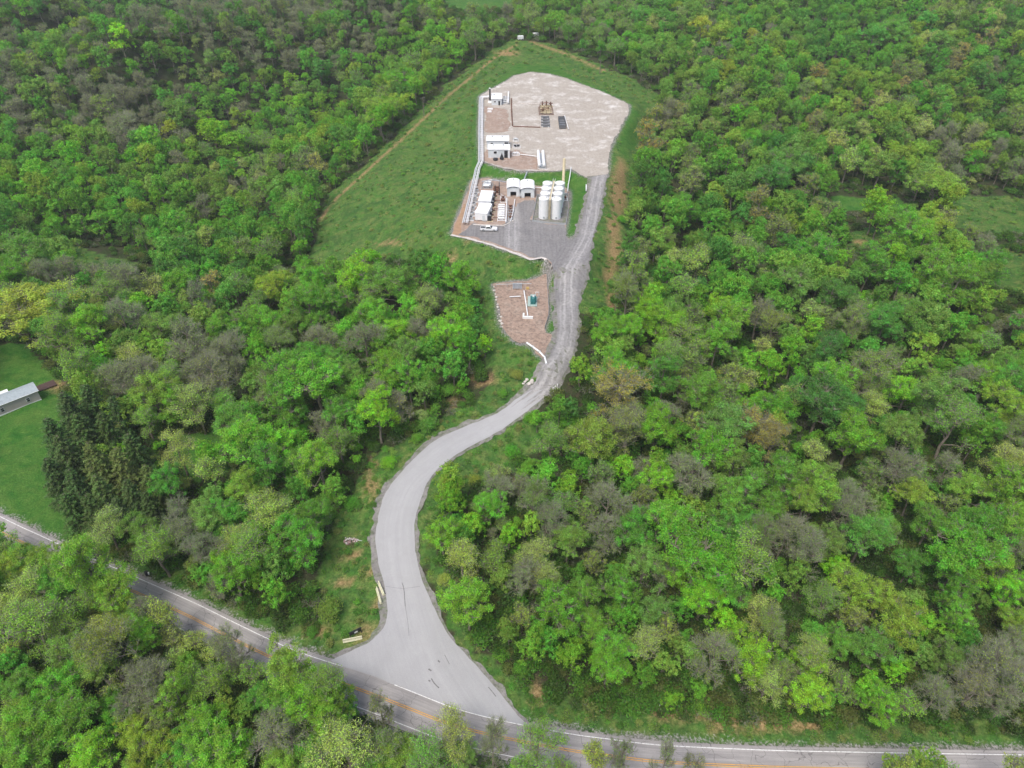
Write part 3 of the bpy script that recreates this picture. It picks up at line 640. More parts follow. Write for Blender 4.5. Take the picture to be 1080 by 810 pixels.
LIST = """35 662 28 A|12 640 20 L|12 700 15 G|60 662 22 A|28 722 18 G|82 690 22 P|115 688 28 K|112 662 18 L|97 702 20 P|150 733 22 R|165 760 18 K|160 712 20 W|60 725 22 B|45 757 26 G|18 762 24 Y|72 762 24 G|30 797 26 G|95 800 22 Z|120 745 16 B|142 770 18 Y|122 768 14 G|168 790 22 Y|150 808 18 Y|198 700 14 Y|187 690 11 L|202 718 14 A|226 718 20 A|217 763 22 B|238 750 15 Y|200 797 22 G|230 802 28 B|243 672 15 W|180 668 13 L|300 703 22 Y|325 735 24 B|298 742 20 G|347 745 22 B|345 718 18 A|366 748 13 G|315 690 14 A|295 772 28 W|345 772 18 Z|365 790 28 L|398 792 24 K|420 800 22 Y|260 748 14 P|250 790 18 B|335 800 20 G|300 808 18 Y|275 735 16 G
470 752 20 L|520 783 16 W|568 785 20 A|625 787 13 L|655 797 13 W|450 800 24 A|405 812 20 G|490 795 16 P|965 782 24 Y|990 797 18 A|1068 797 14 L|740 803 14 R|700 806 11 W|940 795 14 L
85 592 22 Y|113 588 20 Y|60 577 15 L|95 618 20 A|58 612 20 G|35 622 20 L|165 577 20 A|190 562 18 W|150 560 18 P|215 578 18 W|245 602 20 B|232 590 14 B|268 578 22 A|135 640 15 Y|165 632 12 L|230 618 12 W|270 610 12 B|290 625 14 G|288 598 14 P
305 392 26 B|334 400 26 B|285 410 18 K|300 425 20 G|255 465 22 B|277 480 20 G|292 463 18 Z|335 482 22 B|357 460 16 A|284 536 24 L|256 510 18 Y|240 545 18 G|362 432 16 G|376 446 13 G|395 415 16 R|402 405 12 L|432 398 16 B|225 398 20 R|205 425 18 L|235 425 15 A|340 445 14 R|315 512 12 G|420 425 14 R|225 520 15 P|270 560 14 B|305 545 13 G|215 545 18 P|190 535 15 W
160 412 20 Y|178 398 18 A|187 425 16 B|150 393 18 W|130 398 18 W|110 400 16 K|205 395 18 R|128 432 14 P|152 440 15 A
26 322 38 M|25 265 26 T|52 288 15 W|75 290 13 W|100 292 13 W|132 297 17 W|160 302 14 L|186 300 15 B|150 322 13 B|222 302 13 O|92 345 18 B|62 348 20 A|110 372 12 Z|170 345 16 P|235 342 17 B|200 362 20 W|242 368 18 R|70 325 18 A|130 335 18 W|40 285 14 K|5 285 18 G|130 362 14 P|175 372 14 Y|215 335 14 P|262 330 13 A
375 290 18 Z|388 275 13 Z|290 302 15 Y|330 296 17 B|325 327 18 G|352 320 17 G|390 312 16 A|420 297 18 G|432 325 14 B|447 318 16 L|484 290 16 B|491 310 13 B|476 350 17 Z|488 335 13 G|280 336 17 B|303 345 15 P|397 335 17 B|420 348 15 Z|457 372 14 G|410 392 18 B|385 360 18 R|338 360 16 R|460 318 11 R|511 362 8 Z|365 352 13 B|255 350 14 G|440 345 14 R|430 370 15 P|360 385 15 G|330 375 15 G|478 385 14 G|448 398 13 G|405 365 14 G|500 325 10 D|503 345 10 D
650 410 30 O|663 445 22 K|625 462 22 Y|657 492 13 Z|642 500 11 Z|577 500 14 B|555 497 10 B|600 512 13 B|615 495 12 G|475 525 15 B|497 552 14 B|517 530 16 B|490 565 12 G|537 562 13 Z|562 525 18 K|582 550 16 W|590 430 11 G|567 440 9 B|642 530 20 R|620 540 13 K|600 430 12 D|640 560 18 W|600 570 16 P|565 580 16 L|520 590 15 A|550 610 16 W|575 605 16 L
692 448 20 B|715 455 13 G|740 410 20 G|757 432 14 L|695 503 16 Z|752 470 22 B|772 485 18 P|800 445 20 O|815 462 17 O|822 428 18 B|868 420 24 D|862 515 20 Y|712 530 12 B|732 540 14 P|790 520 20 G|812 540 16 G|757 512 14 P|700 395 16 G|770 395 14 K|786 398 12 L|705 375 16 A|730 380 14 K
880 395 20 B|925 392 22 K|902 455 22 B|955 415 18 Z|990 425 24 P|1005 445 22 A|1062 425 18 Y|1045 450 15 G|1062 482 18 L|1062 512 22 B|1025 510 18 Y|850 525 18 Y|895 520 16 W|965 517 17 Y|950 490 18 W|1000 492 14 R|985 548 18 T|1020 548 12 Z|932 548 14 G|920 500 14 K|1060 385 16 G|1020 400 16 R|1040 400 16 B
1017 580 28 B|1040 595 20 Y|1066 622 18 Z|1010 618 18 G|880 597 13 Z|870 632 16 A|902 618 20 Y|930 628 18 M|920 680 20 T|975 655 15 Z|962 590 16 T|860 690 20 L|920 722 13 Z|945 705 12 Z|930 742 17 B|955 740 15 A|1050 700 26 R|1030 722 20 R|1068 690 18 W|1012 652 17 B|890 722 15 K|1074 655 16 Y|900 650 14 K|1000 690 16 P|975 685 14 P|1060 740 16 W
742 585 32 B|785 583 28 A|802 600 15 B|722 600 18 B|742 627 20 Z|766 650 14 Z|657 625 18 B|650 682 18 B|690 640 18 P|682 682 18 L|705 660 14 K|728 692 14 P|792 690 22 Z|855 690 16 Z|815 660 18 K|800 640 18 L|855 725 20 Z|830 712 16 K|770 690 14 G|720 640 14 G|700 605 14 R|680 590 18 P|830 560 18 R|850 580 18 W
590 640 22 B|562 602 15 R|620 622 18 G|642 702 18 B|604 690 15 B|560 682 14 B|580 675 13 G|625 660 16 B|550 650 13 K|530 610 12 P|660 650 14 G|700 700 13 P
125 35 12 Z|160 150 13 B|40 180 13 B|225 140 14 Z|250 150 14 B|130 135 18 R|115 115 14 K|190 120 13 P|760 35 11 M|740 30 10 M|945 35 16 T|920 40 13 T|980 20 13 T|830 170 18 T|815 185 16 T|925 215 14 Z|955 240 20 B|930 225 12 B|985 280 20 G|970 255 15 B|1010 300 18 G|860 265 18 G|840 300 16 P|880 310 16 D|785 255 13 L|700 340 17 B|665 345 16 Z|755 320 13 Z|770 345 15 B|800 330 14 R|710 225 14 G|680 330 15 Z|640 350 15 B|660 365 14 P|720 300 14 A|770 330 18 B|800 215 14 O|820 240 14 K|990 195 20 Y|1000 210 14 Y|320 165 13 K|335 170 11 O|480 92 10 B|425 85 15 B|400 115 15 Y|385 105 13 P|500 35 11 A|545 35 11 P|600 35 12 K|620 50 12 G|585 60 13 D|655 78 14 D|640 55 12 P|690 75 14 R|680 120 8 K|660 190 0 G"""
TREES = []   # dicts: x,y,z,H,r(crown radius m),cls
def add_tree(x, y, z, r, cls, H=None, listed=True):
    form = CLS[cls][0]; h0_, r0_ = PH[form]
    if H is None:
        H = {'full': 2.9, 'airy': 3.0, 'budding': 2.8, 'bare': 2.9, 'conifer': 4.6}.get(form, 1.3) * r
        if form not in ('shrub', 'bareshrub'): H = min(max(H, 5.0), 22.0)
    TREES.append(dict(x=x, y=y, z=z, r=r, H=H, cls=cls, listed=listed))
PADP = [UPAD, LPAD, SPAD, DL + DR[::-1]]
def clear_base(x, y, bx, by):
    if float(dline(x, y, MAINW[::3])) < HW_MAIN + 1.6: return False
    if float(min(dline(x, y, DLw[::2]), dline(x, y, DRw[::2]))) < 2.0: return False
    return not any(bool(inpoly(bx, by, P)) for P in PADP + [TOPM])
TOPM = [(447,110),(485,75),(545,36),(575,44),(640,66),(672,84),(705,105),(680,140),(672,200),(655,300),(640,330),(600,340),(500,280),(440,275),(330,282),(345,207),(395,165)]
def place_listed():
    rows = []
    for t in LIST.replace('\n', '|').split('|'):
        a = t.split()
        if len(a) < 4 or float(a[2]) < 5: continue
        rows.append((float(a[0]), float(a[1]), float(a[2]), a[3]))
    for px, py, r, c in rows:
        x, y = G(px, py, 9.0, h0)
        z = float(h0(x, y)[0]); _, _, dep = proj(x, y, z + 9); rm = float(r * dep / F) * 1.30
        H = min(max(2.95 * rm, 5), 22); good = False
        for k in range(9):
            x, y = G(px, py, H * .64, h0); bx, by, _ = proj(x, y, h0(x, y)); bx, by = float(bx[0]), float(by[0])
            good = clear_base(x, y, bx, by)
            if good: break
            H += 1.4
        if not good:
            if py < 560: continue
            # the road is in the way: stand the tree on its near verge instead
            p_ = offset_line(MAINW, HW_MAIN + 1.5); j_ = int(np.argmin(np.hypot(p_[:, 0] - x, p_[:, 1] - y))); x, y = float(p_[j_, 0]), float(p_[j_, 1]); H = min(H, 15.5)
        z = float(hh(x, y)[0]); add_tree(x, y, z, rm, c, H)
place_listed()
p_ = offset_line(MAINW, HW_MAIN + 1.2); j_ = int(np.argmin(np.abs(proj(p_[:, 0], p_[:, 1], h0(p_[:, 0], p_[:, 1]))[0] - 408)))
TREES.append(dict(x=float(p_[j_, 0]), y=float(p_[j_, 1]), z=float(hh(*p_[j_])[0]), r=3.0, H=13.5, cls='R', listed=True, special='small bare dark tree standing alone beside the driveway mouth'))
TREES = [t for t in TREES if t.get('special') or not (math.hypot(t['x'] - p_[j_, 0], t['y'] - p_[j_, 1]) < 6.0)]
p_s = p_[j_].copy()
# trees hugging the near side of the public road, their crowns reaching over it
rr_ = random.Random(31); k_ = 0
for a, b_, st, hs, cl in [(26,118,2.9,(11.5,15),'YAYPLG'),(118,335,3.9,(7,10.5),'LWAKLW'),(335,366,4.2,(9,13),'BGAYL'),(432,640,6.5,(6,9.5),'LAWARW'),(650,1078,11,(5.5,8.5),'LRAYW')]:
    i0, i1 = [int(np.argmin(np.abs(proj(MAINW[:, 0], MAINW[:, 1], h0(MAINW[:, 0], MAINW[:, 1]))[0] - q))) for q in (a, b_)]
    i = float(i0)
    while i < i1:
        d_ = rr_.uniform(HW_MAIN + 1.3, HW_MAIN + 3.6); p_ = offset_line(MAINW, d_)[int(i)]; H_ = rr_.uniform(*hs)
        add_tree(float(p_[0]), float(p_[1]), float(hh(*p_)[0]), H_ * rr_.uniform(.30, .38), rr_.choice(cl), H_); i += st / 2 * rr_.uniform(.7, 1.5)
TREES = [t for t in TREES if t.get('special') or not (math.hypot(t['x'] - p_s[0], t['y'] - p_s[1]) < 5.5)]
for px, py, r, c in [(411,487,10,'Z'),(348,642,17,'P'),(452,447,13,'T'),(420,455,9,'S'),(440,462,8,'G'),(475,410,11,'G'),(455,400,12,'G'),(350,522,9,'B'),(372,530,10,'G'),(335,530,9,'D'),(600,445,12,'B'),(560,440,9,'B'),(575,455,8,'G'),(540,475,10,'S'),(520,500,9,'D'),(500,505,8,'s'),(545,505,10,'X'),(470,505,7,'s'),(530,415,7,'G'),(545,395,8,'s'),(463,560,9,'G'),(470,610,9,'L'),(485,640,8,'S'),(500,630,9,'X'),(515,655,9,'B'),(530,690,10,'S'),(548,705,9,'G'),(640,385,9,'G'),(625,400,10,'B'),(590,470,10,'D'),(330,665,8,'S'),(660,725,9,'G'),(740,745,10,'B'),(775,750,9,'G'),(870,760,9,'G'),(690,735,9,'D'),(1045,752,10,'D'),(645,300,6,'S'),(665,270,7,'S'),(640,350,7,'D'),(655,232,6,'G'),(668,215,6,'G')]:
    x, y = G(px, py + r * .45, 0, h0); z = float(hh(x, y)[0]); _, _, dep = proj(x, y, z); rm = float(r * dep / F); TREES.append(dict(x=x, y=y, z=z, r=rm, H=rm * 1.5, cls=c, listed=True, shrub=True))
# the stand of dark evergreens beside the road: taller and narrow
for px, py, hgt, c in [(92,470,19,'C'),(74,492,17,'C'),(88,515,18,'C'),(118,520,17,'E'),(104,490,18,'C'),(128,485,17,'C'),(73,530,15,'C'),(98,545,16,'C'),(122,548,15,'E'),(143,522,16,'E'),(155,505,16,'C'),(150,545,13,'C'),(168,528,13,'E'),(112,565,14,'C'),(88,560,13,'C'),(138,562,12,'C'),(110,455,17,'C'),(135,460,15,'C'),(165,550,11,'C')]:
    x, y = G(px, py, 0, h0); TREES.append(dict(x=x, y=y, z=float(hh(x, y)[0]), r=hgt * .285, H=hgt, cls=c, listed=True))
# anchors: what mixture of trees grows around a picture point
MIXA = [(60,30,'GDTPRRYBWG'),(150,25,'RDRRGWRDRG'),(120,8,'GDTGPRDGRG'),(220,12,'RRWDRGRWRD'),(300,8,'RRPDWRGRRK'),(250,30,'RDPTRKGWWD'),(350,40,'RRTPDGWRKG'),(30,110,'GTPKRRGPWR'),(130,110,'RRRKMRPKGR'),(200,70,'LPPATGKGGR'),(240,120,'GBYBGGPARY'),(60,190,'BGYPGGTGBG'),(150,200,'GBPTGYGPGB'),(250,200,'LPARKYRLPG'),(300,230,'GBDGPKGDGA'),(330,120,'BGYBPGTABY'),(400,90,'BGPYBYPAGD'),(460,60,'BYBYPBGPAK'),(540,35,'PKRPWGYPKA'),(60,240,'GDGTPGGDGG'),(210,260,'DGGWTGDPGL'),
 (620,40,'GPKBTPRRGA'),(700,60,'GPBTRYGGPP'),(700,120,'KRPGLPOKGP'),(790,60,'YBPGTGPRGM'),(800,120,'PTGKRPBGBY'),(900,30,'TTGTGPGBDG'),(1000,40,'YPTLKGYOPG'),(1060,80,'DPYTGGRRPK'),(880,100,'YPKYOKPBGY'),(940,150,'LYPKGGPYLR'),(1040,150,'YPRLKPYPGD'),(720,200,'GPGYGDDPKG'),(790,190,'GPBKGDTPGY'),(860,200,'KRGPDYGPRL'),(990,180,'YLPYPLDYWL'),(760,260,'GDPGDTKRGG'),(820,330,'BGYPRGDGPK'),(900,330,'GBPGDYBTRK'),(1000,320,'GTPRKBGYPW'),(1060,340,'GTRPYGWPBY'),(700,280,'GPDKYGBDPL'),(750,360,'KRPGBWGPKB'),(680,360,'BGPYDGBAWK'),
 (60,380,'WAGPWRBGTW'),(200,380,'RWRPGWRKPW'),(300,380,'BGPRWGBPKG'),(440,370,'GBRPRGBZDG'),(520,350,'GDGDDGBGPG'),(220,500,'GLPWTPGBLW'),(320,560,'GPWPRGBKLS'),(340,480,'BGPRKGWGGP'),(30,640,'ALGPALGWPL'),(120,700,'KPRKLPWGYB'),(60,780,'GAYGBGPGYB'),(200,760,'BGZYPGKYRG'),(330,760,'GBYLWPBGAK'),(430,790,'ALPWYGALPK'),(560,560,'RWPBKGLAWB'),(620,640,'GBBPKGWBGR'),(700,480,'GBPKGTWRPB'),(800,480,'GPKYBWGPRG'),(900,560,'WKPGTRGPYW'),(1000,520,'GYPRBTGKWG'),(700,620,'BGPKWGBPKR'),(800,640,'GPKBLWPGRG'),(950,660,'YPGKBTPGZR'),(1050,720,'RRWPRKWGPR'),(880,720,'KZPGBWKPGL'),(850,440,'GBTDPKGPLB'),(1050,560,'PYKGRWBGPG')]
def thin(a, b_, t):
    if a < 420 and b_ < 210: return t
    q = random.Random(a * 7 + b_); out = ''
    for c in t: out += q.choice('PLGAY' if c == 'R' else 'LPAW') if c in 'RW' and q.random() < .75 else c
    return out
MIXA = [(a, b_, thin(a, b_, t)) for a, b_, t in MIXA]
MA = np.array([(a, b) for a, b, _ in MIXA], float)
OPEN = [[(868,198),(960,204),(962,232),(875,226)],[(1000,202),(1090,206),(1090,252),(1005,245)],[(1036,258),(1090,262),(1090,325),(1045,312)],[(885,238),(942,236),(942,270),(890,270)],[(462,-25),(550,-25),(542,16),(468,16)],[(70,252),(165,270),(165,290),(75,292)],[(-20,362),(35,360),(66,398),(72,440),(-20,440)]]
FORBID = OPEN + [TOPM] + PXP['meadow'][0:2] + PXP['meadow'][3:] + PXP['lawn'] + [UPAD, LPAD, SPAD, DL + DR[::-1], [(60,585),(180,640),(300,690),(350,712),(335,722),(285,702),(230,680),(170,655),(100,620)], [(210,655),(260,655),(345,697),(545,755),(600,772),(1085,800),(1085,812),(600,797),(345,722),(240,680)], [(285,640),(345,600),(345,697),(280,675)],[(48,400),(90,420),(70,500),(170,560),(180,570),(110,580),(60,540),(40,440)]]
def fill():
    rg = np.random.default_rng(5)
    cand_n = 60000
    # candidates uniform over the ground that the photograph covers, plus a margin
    y = rg.uniform(38, 800, cand_n); half = (y * cs + 120 * sn) * .74 + 14; x = rg.uniform(-1, 1, cand_n) * 620
    k = np.abs(x) < half; x, y = x[k], y[k]; z = hh(x, y)
    r = np.clip(rg.normal(4.5, 1.1, len(x)), 2.4, 7.2); cls_i = rg.integers(0, 10, len(x))
    bx, by, _ = proj(x, y, z); tx, ty, _ = proj(x, y, z + 9.0)
    ok = (ty > -30)
    for P in FORBID: ok &= ~inpoly(bx, by, P)
    for P in [TOPM] + PXP['meadow'][0:1] + [UPAD, LPAD, SPAD, DL + DR[::-1]] + OPEN: ok &= ~inpoly(tx, ty, P)
    ok &= dline(x, y, MAINW[::4]) > HW_MAIN + 3.2; ok &= dline(x, y, DCw[::4]) > 8
    below = ty > np.interp(tx, [0, 100, 240, 394, 529, 640, 800, 1080], [575, 620, 690, 750, 795, 810, 830, 840])
    ok &= ~((bx > 425) & (by > np.interp(bx, [425, 529, 700, 1080], [730, 770, 792, 803])) )
    x, y, z, r, cls_i, tx, ty = [a[ok] for a in (x, y, z, r, cls_i, tx, ty)]
    cell = {}
    def near(px, py, pr, fac):
        cx, cy = int(px // 10), int(py // 10)
        for a in (cx - 1, cx, cx + 1):
            for b_ in (cy - 1, cy, cy + 1):
                for qx, qy, qr in cell.get((a, b_), ()):
                    if (qx - px) ** 2 + (qy - py) ** 2 < (fac * (qr + pr)) ** 2: return True
        return False
    for t in TREES: cell.setdefault((int(t['x'] // 10), int(t['y'] // 10)), []).append((t['x'], t['y'], t['r']))
    d2 = (tx[:, None] - MA[None, :, 0]) ** 2 + ((ty[:, None] - MA[None, :, 1]) * 1.5) ** 2
    d2 = d2 * rg.uniform(.5, 1.6, d2.shape); near_i = d2.argmin(1); out = 0
    for i in range(len(x)):
        if near(x[i], y[i], r[i], .60 if y[i] > 260 else .54): continue
        c = MIXA[near_i[i]][2][cls_i[i]]
        if c == 'S': c = 'G'
        cell.setdefault((int(x[i] // 10), int(y[i] // 10)), []).append((x[i], y[i], r[i]))
        add_tree(float(x[i]), float(y[i]), float(z[i]), float(r[i]), c, float(np.clip(rg.normal(3.15, .35) * r[i], 6, 19)), False); out += 1
    # saplings and low trees in the gaps of the nearer wood
    for i in range(len(x)):
        if y[i] > 330: continue
        rs = float(rg.uniform(1.5, 2.7))
        if near(x[i], y[i], rs, .47): continue
        c = MIXA[near_i[i]][2][cls_i[i]]; c = {'Z': 'B', 'Y': 'P', 'M': 'A'}.get(c, c)
        cell.setdefault((int(x[i] // 10), int(y[i] // 10)), []).append((x[i], y[i], rs))
        add_tree(float(x[i]), float(y[i]), float(z[i]), rs, c, rs * float(rg.uniform(2.2, 3.2)), False)
fill()
for t in TREES:
    bx, by, dep = proj(t['x'], t['y'], t['z'] + t['H'] * .62); t['px'], t['py'], t['dep'] = float(bx), float(by), float(dep); t['size'] = t['r'] / t['dep'] * F
    t['inview'] = -5 < t['px'] < 1085 and -5 < t['py'] < 815
print('TREES', len(TREES), 'listed', sum(t['listed'] for t in TREES), 'inview', sum(t['inview'] for t in TREES))
con = [t for t in TREES if CLS[t['cls']][0] == 'conifer' or t.get('shrub')]; dec = [t for t in TREES if not (CLS[t['cls']][0] == 'conifer' or t.get('shrub'))]
dec.sort(key=lambda t: -(t['size'] if t['inview'] else 0)); IND = dec[:300] + con; MASS = dec[300:]
PLACES = [(40,650,'in the near left wood below the road'),(120,720,'in the near wood left of the bottom edge'),(50,780,'in the bottom left corner wood'),(200,770,'in the near wood below the road bend'),(320,740,'in front of the road left of the junction'),(400,790,'in the near wood below the junction'),(520,780,'on the near side of the road at the junction'),(700,800,'on the near verge right of the junction'),(980,790,'on the near verge by the right corner'),
 (90,600,'by the road below the evergreen stand'),(210,580,'right of the evergreens above the road'),(280,600,'above the road left of the driveway'),(270,540,'in the wood left of the driveway bend'),(260,470,'beside the small clearing left of the driveway'),(350,470,'left of the driveway beside its bend'),(180,410,'behind the evergreen stand'),(320,400,'in the wood between house and driveway'),(430,400,'in the wood below the small pad'),(60,360,'in the wood behind the long house'),(150,320,'in the open wood far behind the house'),(30,290,'at the left edge beyond the house'),(380,300,'at the foot of the cleared slope'),(480,320,'left of the small reddish pad'),(300,320,'in the left wood below the slope'),
 (500,540,'just right of the driveway bend'),(580,510,'in the brush right of the driveway'),(640,430,'right of the driveway where gravel starts'),(560,620,'right of the lower driveway'),(620,680,'above the road right of the junction'),(700,450,'in the middle of the right wood'),(700,600,'in the right wood near the junction'),(780,580,'in the lower right wood'),(800,460,'in the right wood level with driveway bend'),(900,440,'in the right wood towards the right edge'),(1010,450,'at the right edge of the wood'),(1020,590,'in the lower right wood by the edge'),(920,640,'in the lower right wood above the road'),(850,700,'at the roadside edge of the right wood'),(1050,700,'above the road in the right corner'),(960,560,'in the right wood above the corner'),(750,690,'above the road below the big green tree'),(960,250,'by the far clearings on the right'),(700,340,'right of the upper access road'),(860,300,'far back in the right wood')]
PLA = np.array([(a, b) for a, b, _ in PLACES], float)
ORD = ['leftmost', 'second from left', 'third from left', 'fourth from left', 'fifth from left', 'sixth from left', 'seventh from left', 'eighth from left', 'ninth from left', 'tenth from left']
CNT = ['', '', 'two', 'three', 'four', 'five', 'six', 'seven', 'eight', 'nine', 'ten', 'eleven', 'twelve']
SPECIAL = {(24,320): 'big round mustard yellow tree at the left edge beyond the house', (650,410): 'big orange-brown budding tree on the right of the driveway', (696,503): 'round vivid lime green tree in a gap of the right wood', (25,265): 'big bluish green tree at the left edge behind the yellow one'}
def fit(l):
    w = l.split()
    for d in ('the', 'the', 'of'):
        if len(w) > 16 and d in w[4:]: del w[4 + w[4:].index(d)]
    return ' '.join(w[:16])
def label_trees(ts):
    groups = {}
    for t in ts:
        if t.get('special'): t['label'] = t['special']; continue
        sp = [v for k, v in SPECIAL.items() if not t.get('shrub') and abs(k[0] - t['px']) < 9 and abs(k[1] - t['py']) < 12 and t['listed']]
        if sp and sp[0] not in [q.get('label') for q in ts]: t['label'] = sp[0]; continue
        d = (PLA[:, 0] - t['px']) ** 2 + (PLA[:, 1] - t['py']) ** 2; p = PLACES[int(d.argmin())][2]
        groups.setdefault((WORDS[t['cls']], p, 'shrub' if t.get('shrub') else 'tree'), []).append(t)
    for (wd, p, kd), g in groups.items():
        g.sort(key=lambda t: t['px']); n = len(g)
        for i, t in enumerate(g):
            if n == 1: t['label'] = f'{wd} {kd} {p}'
            else: t['label'] = f'{ORD[min(i, 9)]} of {CNT[min(n, 12)]} {wd} {kd}s {p}' if i < n - 1 or n > 10 else f'rightmost of {CNT[min(n, 12)]} {wd} {kd}s {p}'
label_trees([t for t in IND if t in dec[:300] or True])
rgp = random.Random(3)
def put_tree(t, name, cat, group):
    form, col = CLS[t['cls']]; form = ('bareshrub' if form == 'bareshrub' else 'shrub') if t.get('shrub') else form; tm, cm = rgp.choice(PROTO[form]); ph, pr = PH[form]
    jit = [rgp.uniform(.86, 1.16) for _ in range(3)]; k = rgp.uniform(.88, 1.12)
    root = empty(name, (t['x'], t['y'], t['z'] - .1), rgp.uniform(0, 6.28), fit(t.get('label')), cat, group)
    sx = t['r'] / pr; root.scale = (sx, sx, t['H'] / ph)
    a = bpy.data.objects.new('trunk', tm); link(a, root); c = bpy.data.objects.new('crown', cm); link(c, root)
    c['tint'] = [col[0] * k * jit[0], col[1] * k, col[2] * k * jit[2]]
    return root
for t in IND:
    conif = CLS[t['cls']][0] == 'conifer'; bare = CLS[t['cls']][0] == 'bare'
    if t.get('shrub'): put_tree(t, 'shrub', 'shrub', 'shrubs on the open verges'); continue
    put_tree(t, 'evergreen_tree' if conif else ('bare_tree' if bare else 'leafy_tree'), 'tree', 'evergreens in the stand by the road' if conif else 'individual trees of the nearer woods')

# the farther trees: one object, instanced from light meshes
LOD = bpy.data.collections.new('wood_sources')
FORMI = {}
def lod_obj(A, name):
    o = bpy.data.objects.new(name, to_single(A, name)); LOD.objects.link(o); return o
li = 0
for form, cnt, kw in (('full', 5, dict(kind='lod', nl=4200, ls=.40)), ('airy', 3, dict(kind='airy', nl=5200, ls=.36)), ('budding', 2, dict(kind='budding', nl=4600, ls=.40)), ('bare', 3, dict(kind='bare', nl=3000, ls=.3))):
    FORMI[form] = list(range(li, li + cnt))
    for i in range(cnt): lod_obj(tree_arrays(700 + li, PH[form][0], PH[form][1] - .2, lobes=10, base=.16, **kw), 'src_%02d' % li); li += 1
FORMI['shrub'] = list(range(li, li + 3))
for i in range(3): lod_obj(shrub_arrays(900 + i, nl=420, ls=.34), 'src_%02d' % li); li += 1
FORMI['bareshrub'] = [li]; lod_obj(shrub_arrays(950, kind='bare', nl=500, ls=.3), 'src_%02d' % li); li += 1
FORMI['weed'] = [li, li + 1]
for i in range(2): lod_obj(shrub_arrays(970 + i, H=.9, CR=1.0, nl=200, ls=.22), 'src_%02d' % li); li += 1
def scatter(name, pts, label, cat, kind='stuff'):
    """pts: x,y,z,rot,sx,sz,proto,r,g,b"""
    P = np.array(pts, float); me = bpy.data.meshes.new(name); me.vertices.add(len(P)); me.vertices.foreach_set('co', P[:, :3].astype(np.float32).ravel())
    def at(nm, typ, data, f='value'):
        a = me.attributes.new(nm, typ, 'POINT'); a.data.foreach_set(f, data)
    at('rotz', 'FLOAT', P[:, 3].astype(np.float32)); at('scl', 'FLOAT_VECTOR', P[:, [4, 4, 5]].astype(np.float32).ravel(), 'vector'); at('pick', 'INT', P[:, 6].astype(np.int32))
    at('tint', 'FLOAT_COLOR', np.column_stack([P[:, 7:10], np.ones(len(P))]).astype(np.float32).ravel(), 'color')
    o = bpy.data.objects.new(name, me); link(o); tag(o, label, cat, kind=kind)
    ng = bpy.data.node_groups.new(name, 'GeometryNodeTree'); ng.interface.new_socket('Geometry', in_out='INPUT', socket_type='NodeSocketGeometry'); ng.interface.new_socket('Geometry', in_out='OUTPUT', socket_type='NodeSocketGeometry')
    gi = ng.nodes.new('NodeGroupInput'); go = ng.nodes.new('NodeGroupOutput'); iop = ng.nodes.new('GeometryNodeInstanceOnPoints'); ci = ng.nodes.new('GeometryNodeCollectionInfo')
    ci.inputs['Collection'].default_value = LOD; ci.inputs['Separate Children'].default_value = True; ci.inputs['Reset Children'].default_value = True; iop.inputs['Pick Instance'].default_value = True
    def na(nm, typ):
        a = ng.nodes.new('GeometryNodeInputNamedAttribute'); a.data_type = typ; a.inputs['Name'].default_value = nm
        return [s for s in a.outputs if s.enabled and s.name == 'Attribute'][0]
    cx = ng.nodes.new('ShaderNodeCombineXYZ'); L = ng.links
    L.new(na('rotz', 'FLOAT'), cx.inputs['Z']); L.new(gi.outputs[0], iop.inputs['Points']); L.new(ci.outputs[0], iop.inputs['Instance'])
    L.new(na('pick', 'INT'), iop.inputs['Instance Index']); L.new(cx.outputs[0], iop.inputs['Rotation']); L.new(na('scl', 'FLOAT_VECTOR'), iop.inputs['Scale']); L.new(iop.outputs[0], go.inputs[0])
    mo = o.modifiers.new('scatter', 'NODES'); mo.node_group = ng; return o
pts = []
for t in MASS:
    form, col = CLS[t['cls']]; ph, pr = PH[form]; k = rgp.uniform(.84, 1.16)
    pts.append((t['x'], t['y'], t['z'] - .1, rgp.uniform(0, 6.28), t['r'] / pr, t['H'] / ph, rgp.choice(FORMI[form]), col[0] * k * rgp.uniform(.85, 1.15), col[1] * k, col[2] * k * rgp.uniform(.8, 1.2)))
scatter('wood', pts, 'continuous mixed spring wood of green, yellowish and bare trees covering the farther slopes', 'wood')
# undergrowth below the trees and rough weeds on the open slopes
rg = np.random.default_rng(21); n = 34000
y = 38 + 640 * rg.uniform(0, 1, n) ** 1.5; half = (y * cs + 120 * sn) * .74 + 6; x = rg.uniform(-1, 1, n) * half
z = hh(x, y); bx, by, dp = proj(x, y, z); ok = (by > -10) & (dline(x, y, MAINW[::4]) > HW_MAIN + 1.4)
for P in PXP['lawn'] + [UPAD, LPAD, SPAD, DL + DR[::-1]]: ok &= ~inpoly(bx, by, P)
for P, pz, wd in PADS: ok &= dline(x, y, P, True) > 2.0
ok &= ~inpoly(x, y, DRIVE); ok &= np.minimum(dline(x, y, DLw[::3]), dline(x, y, DRw[::3])) > 1.8
meadow = np.zeros(len(x), bool); ok &= ~((bx > -30) & (bx < 48) & (by > 390) & (by < 455))
for P in PXP['meadow']: meadow |= inpoly(bx, by, P)
patch = vnoise(x, y, 14, 12) * .6 + vnoise(x, y, 5, 13) * .5
pts = []
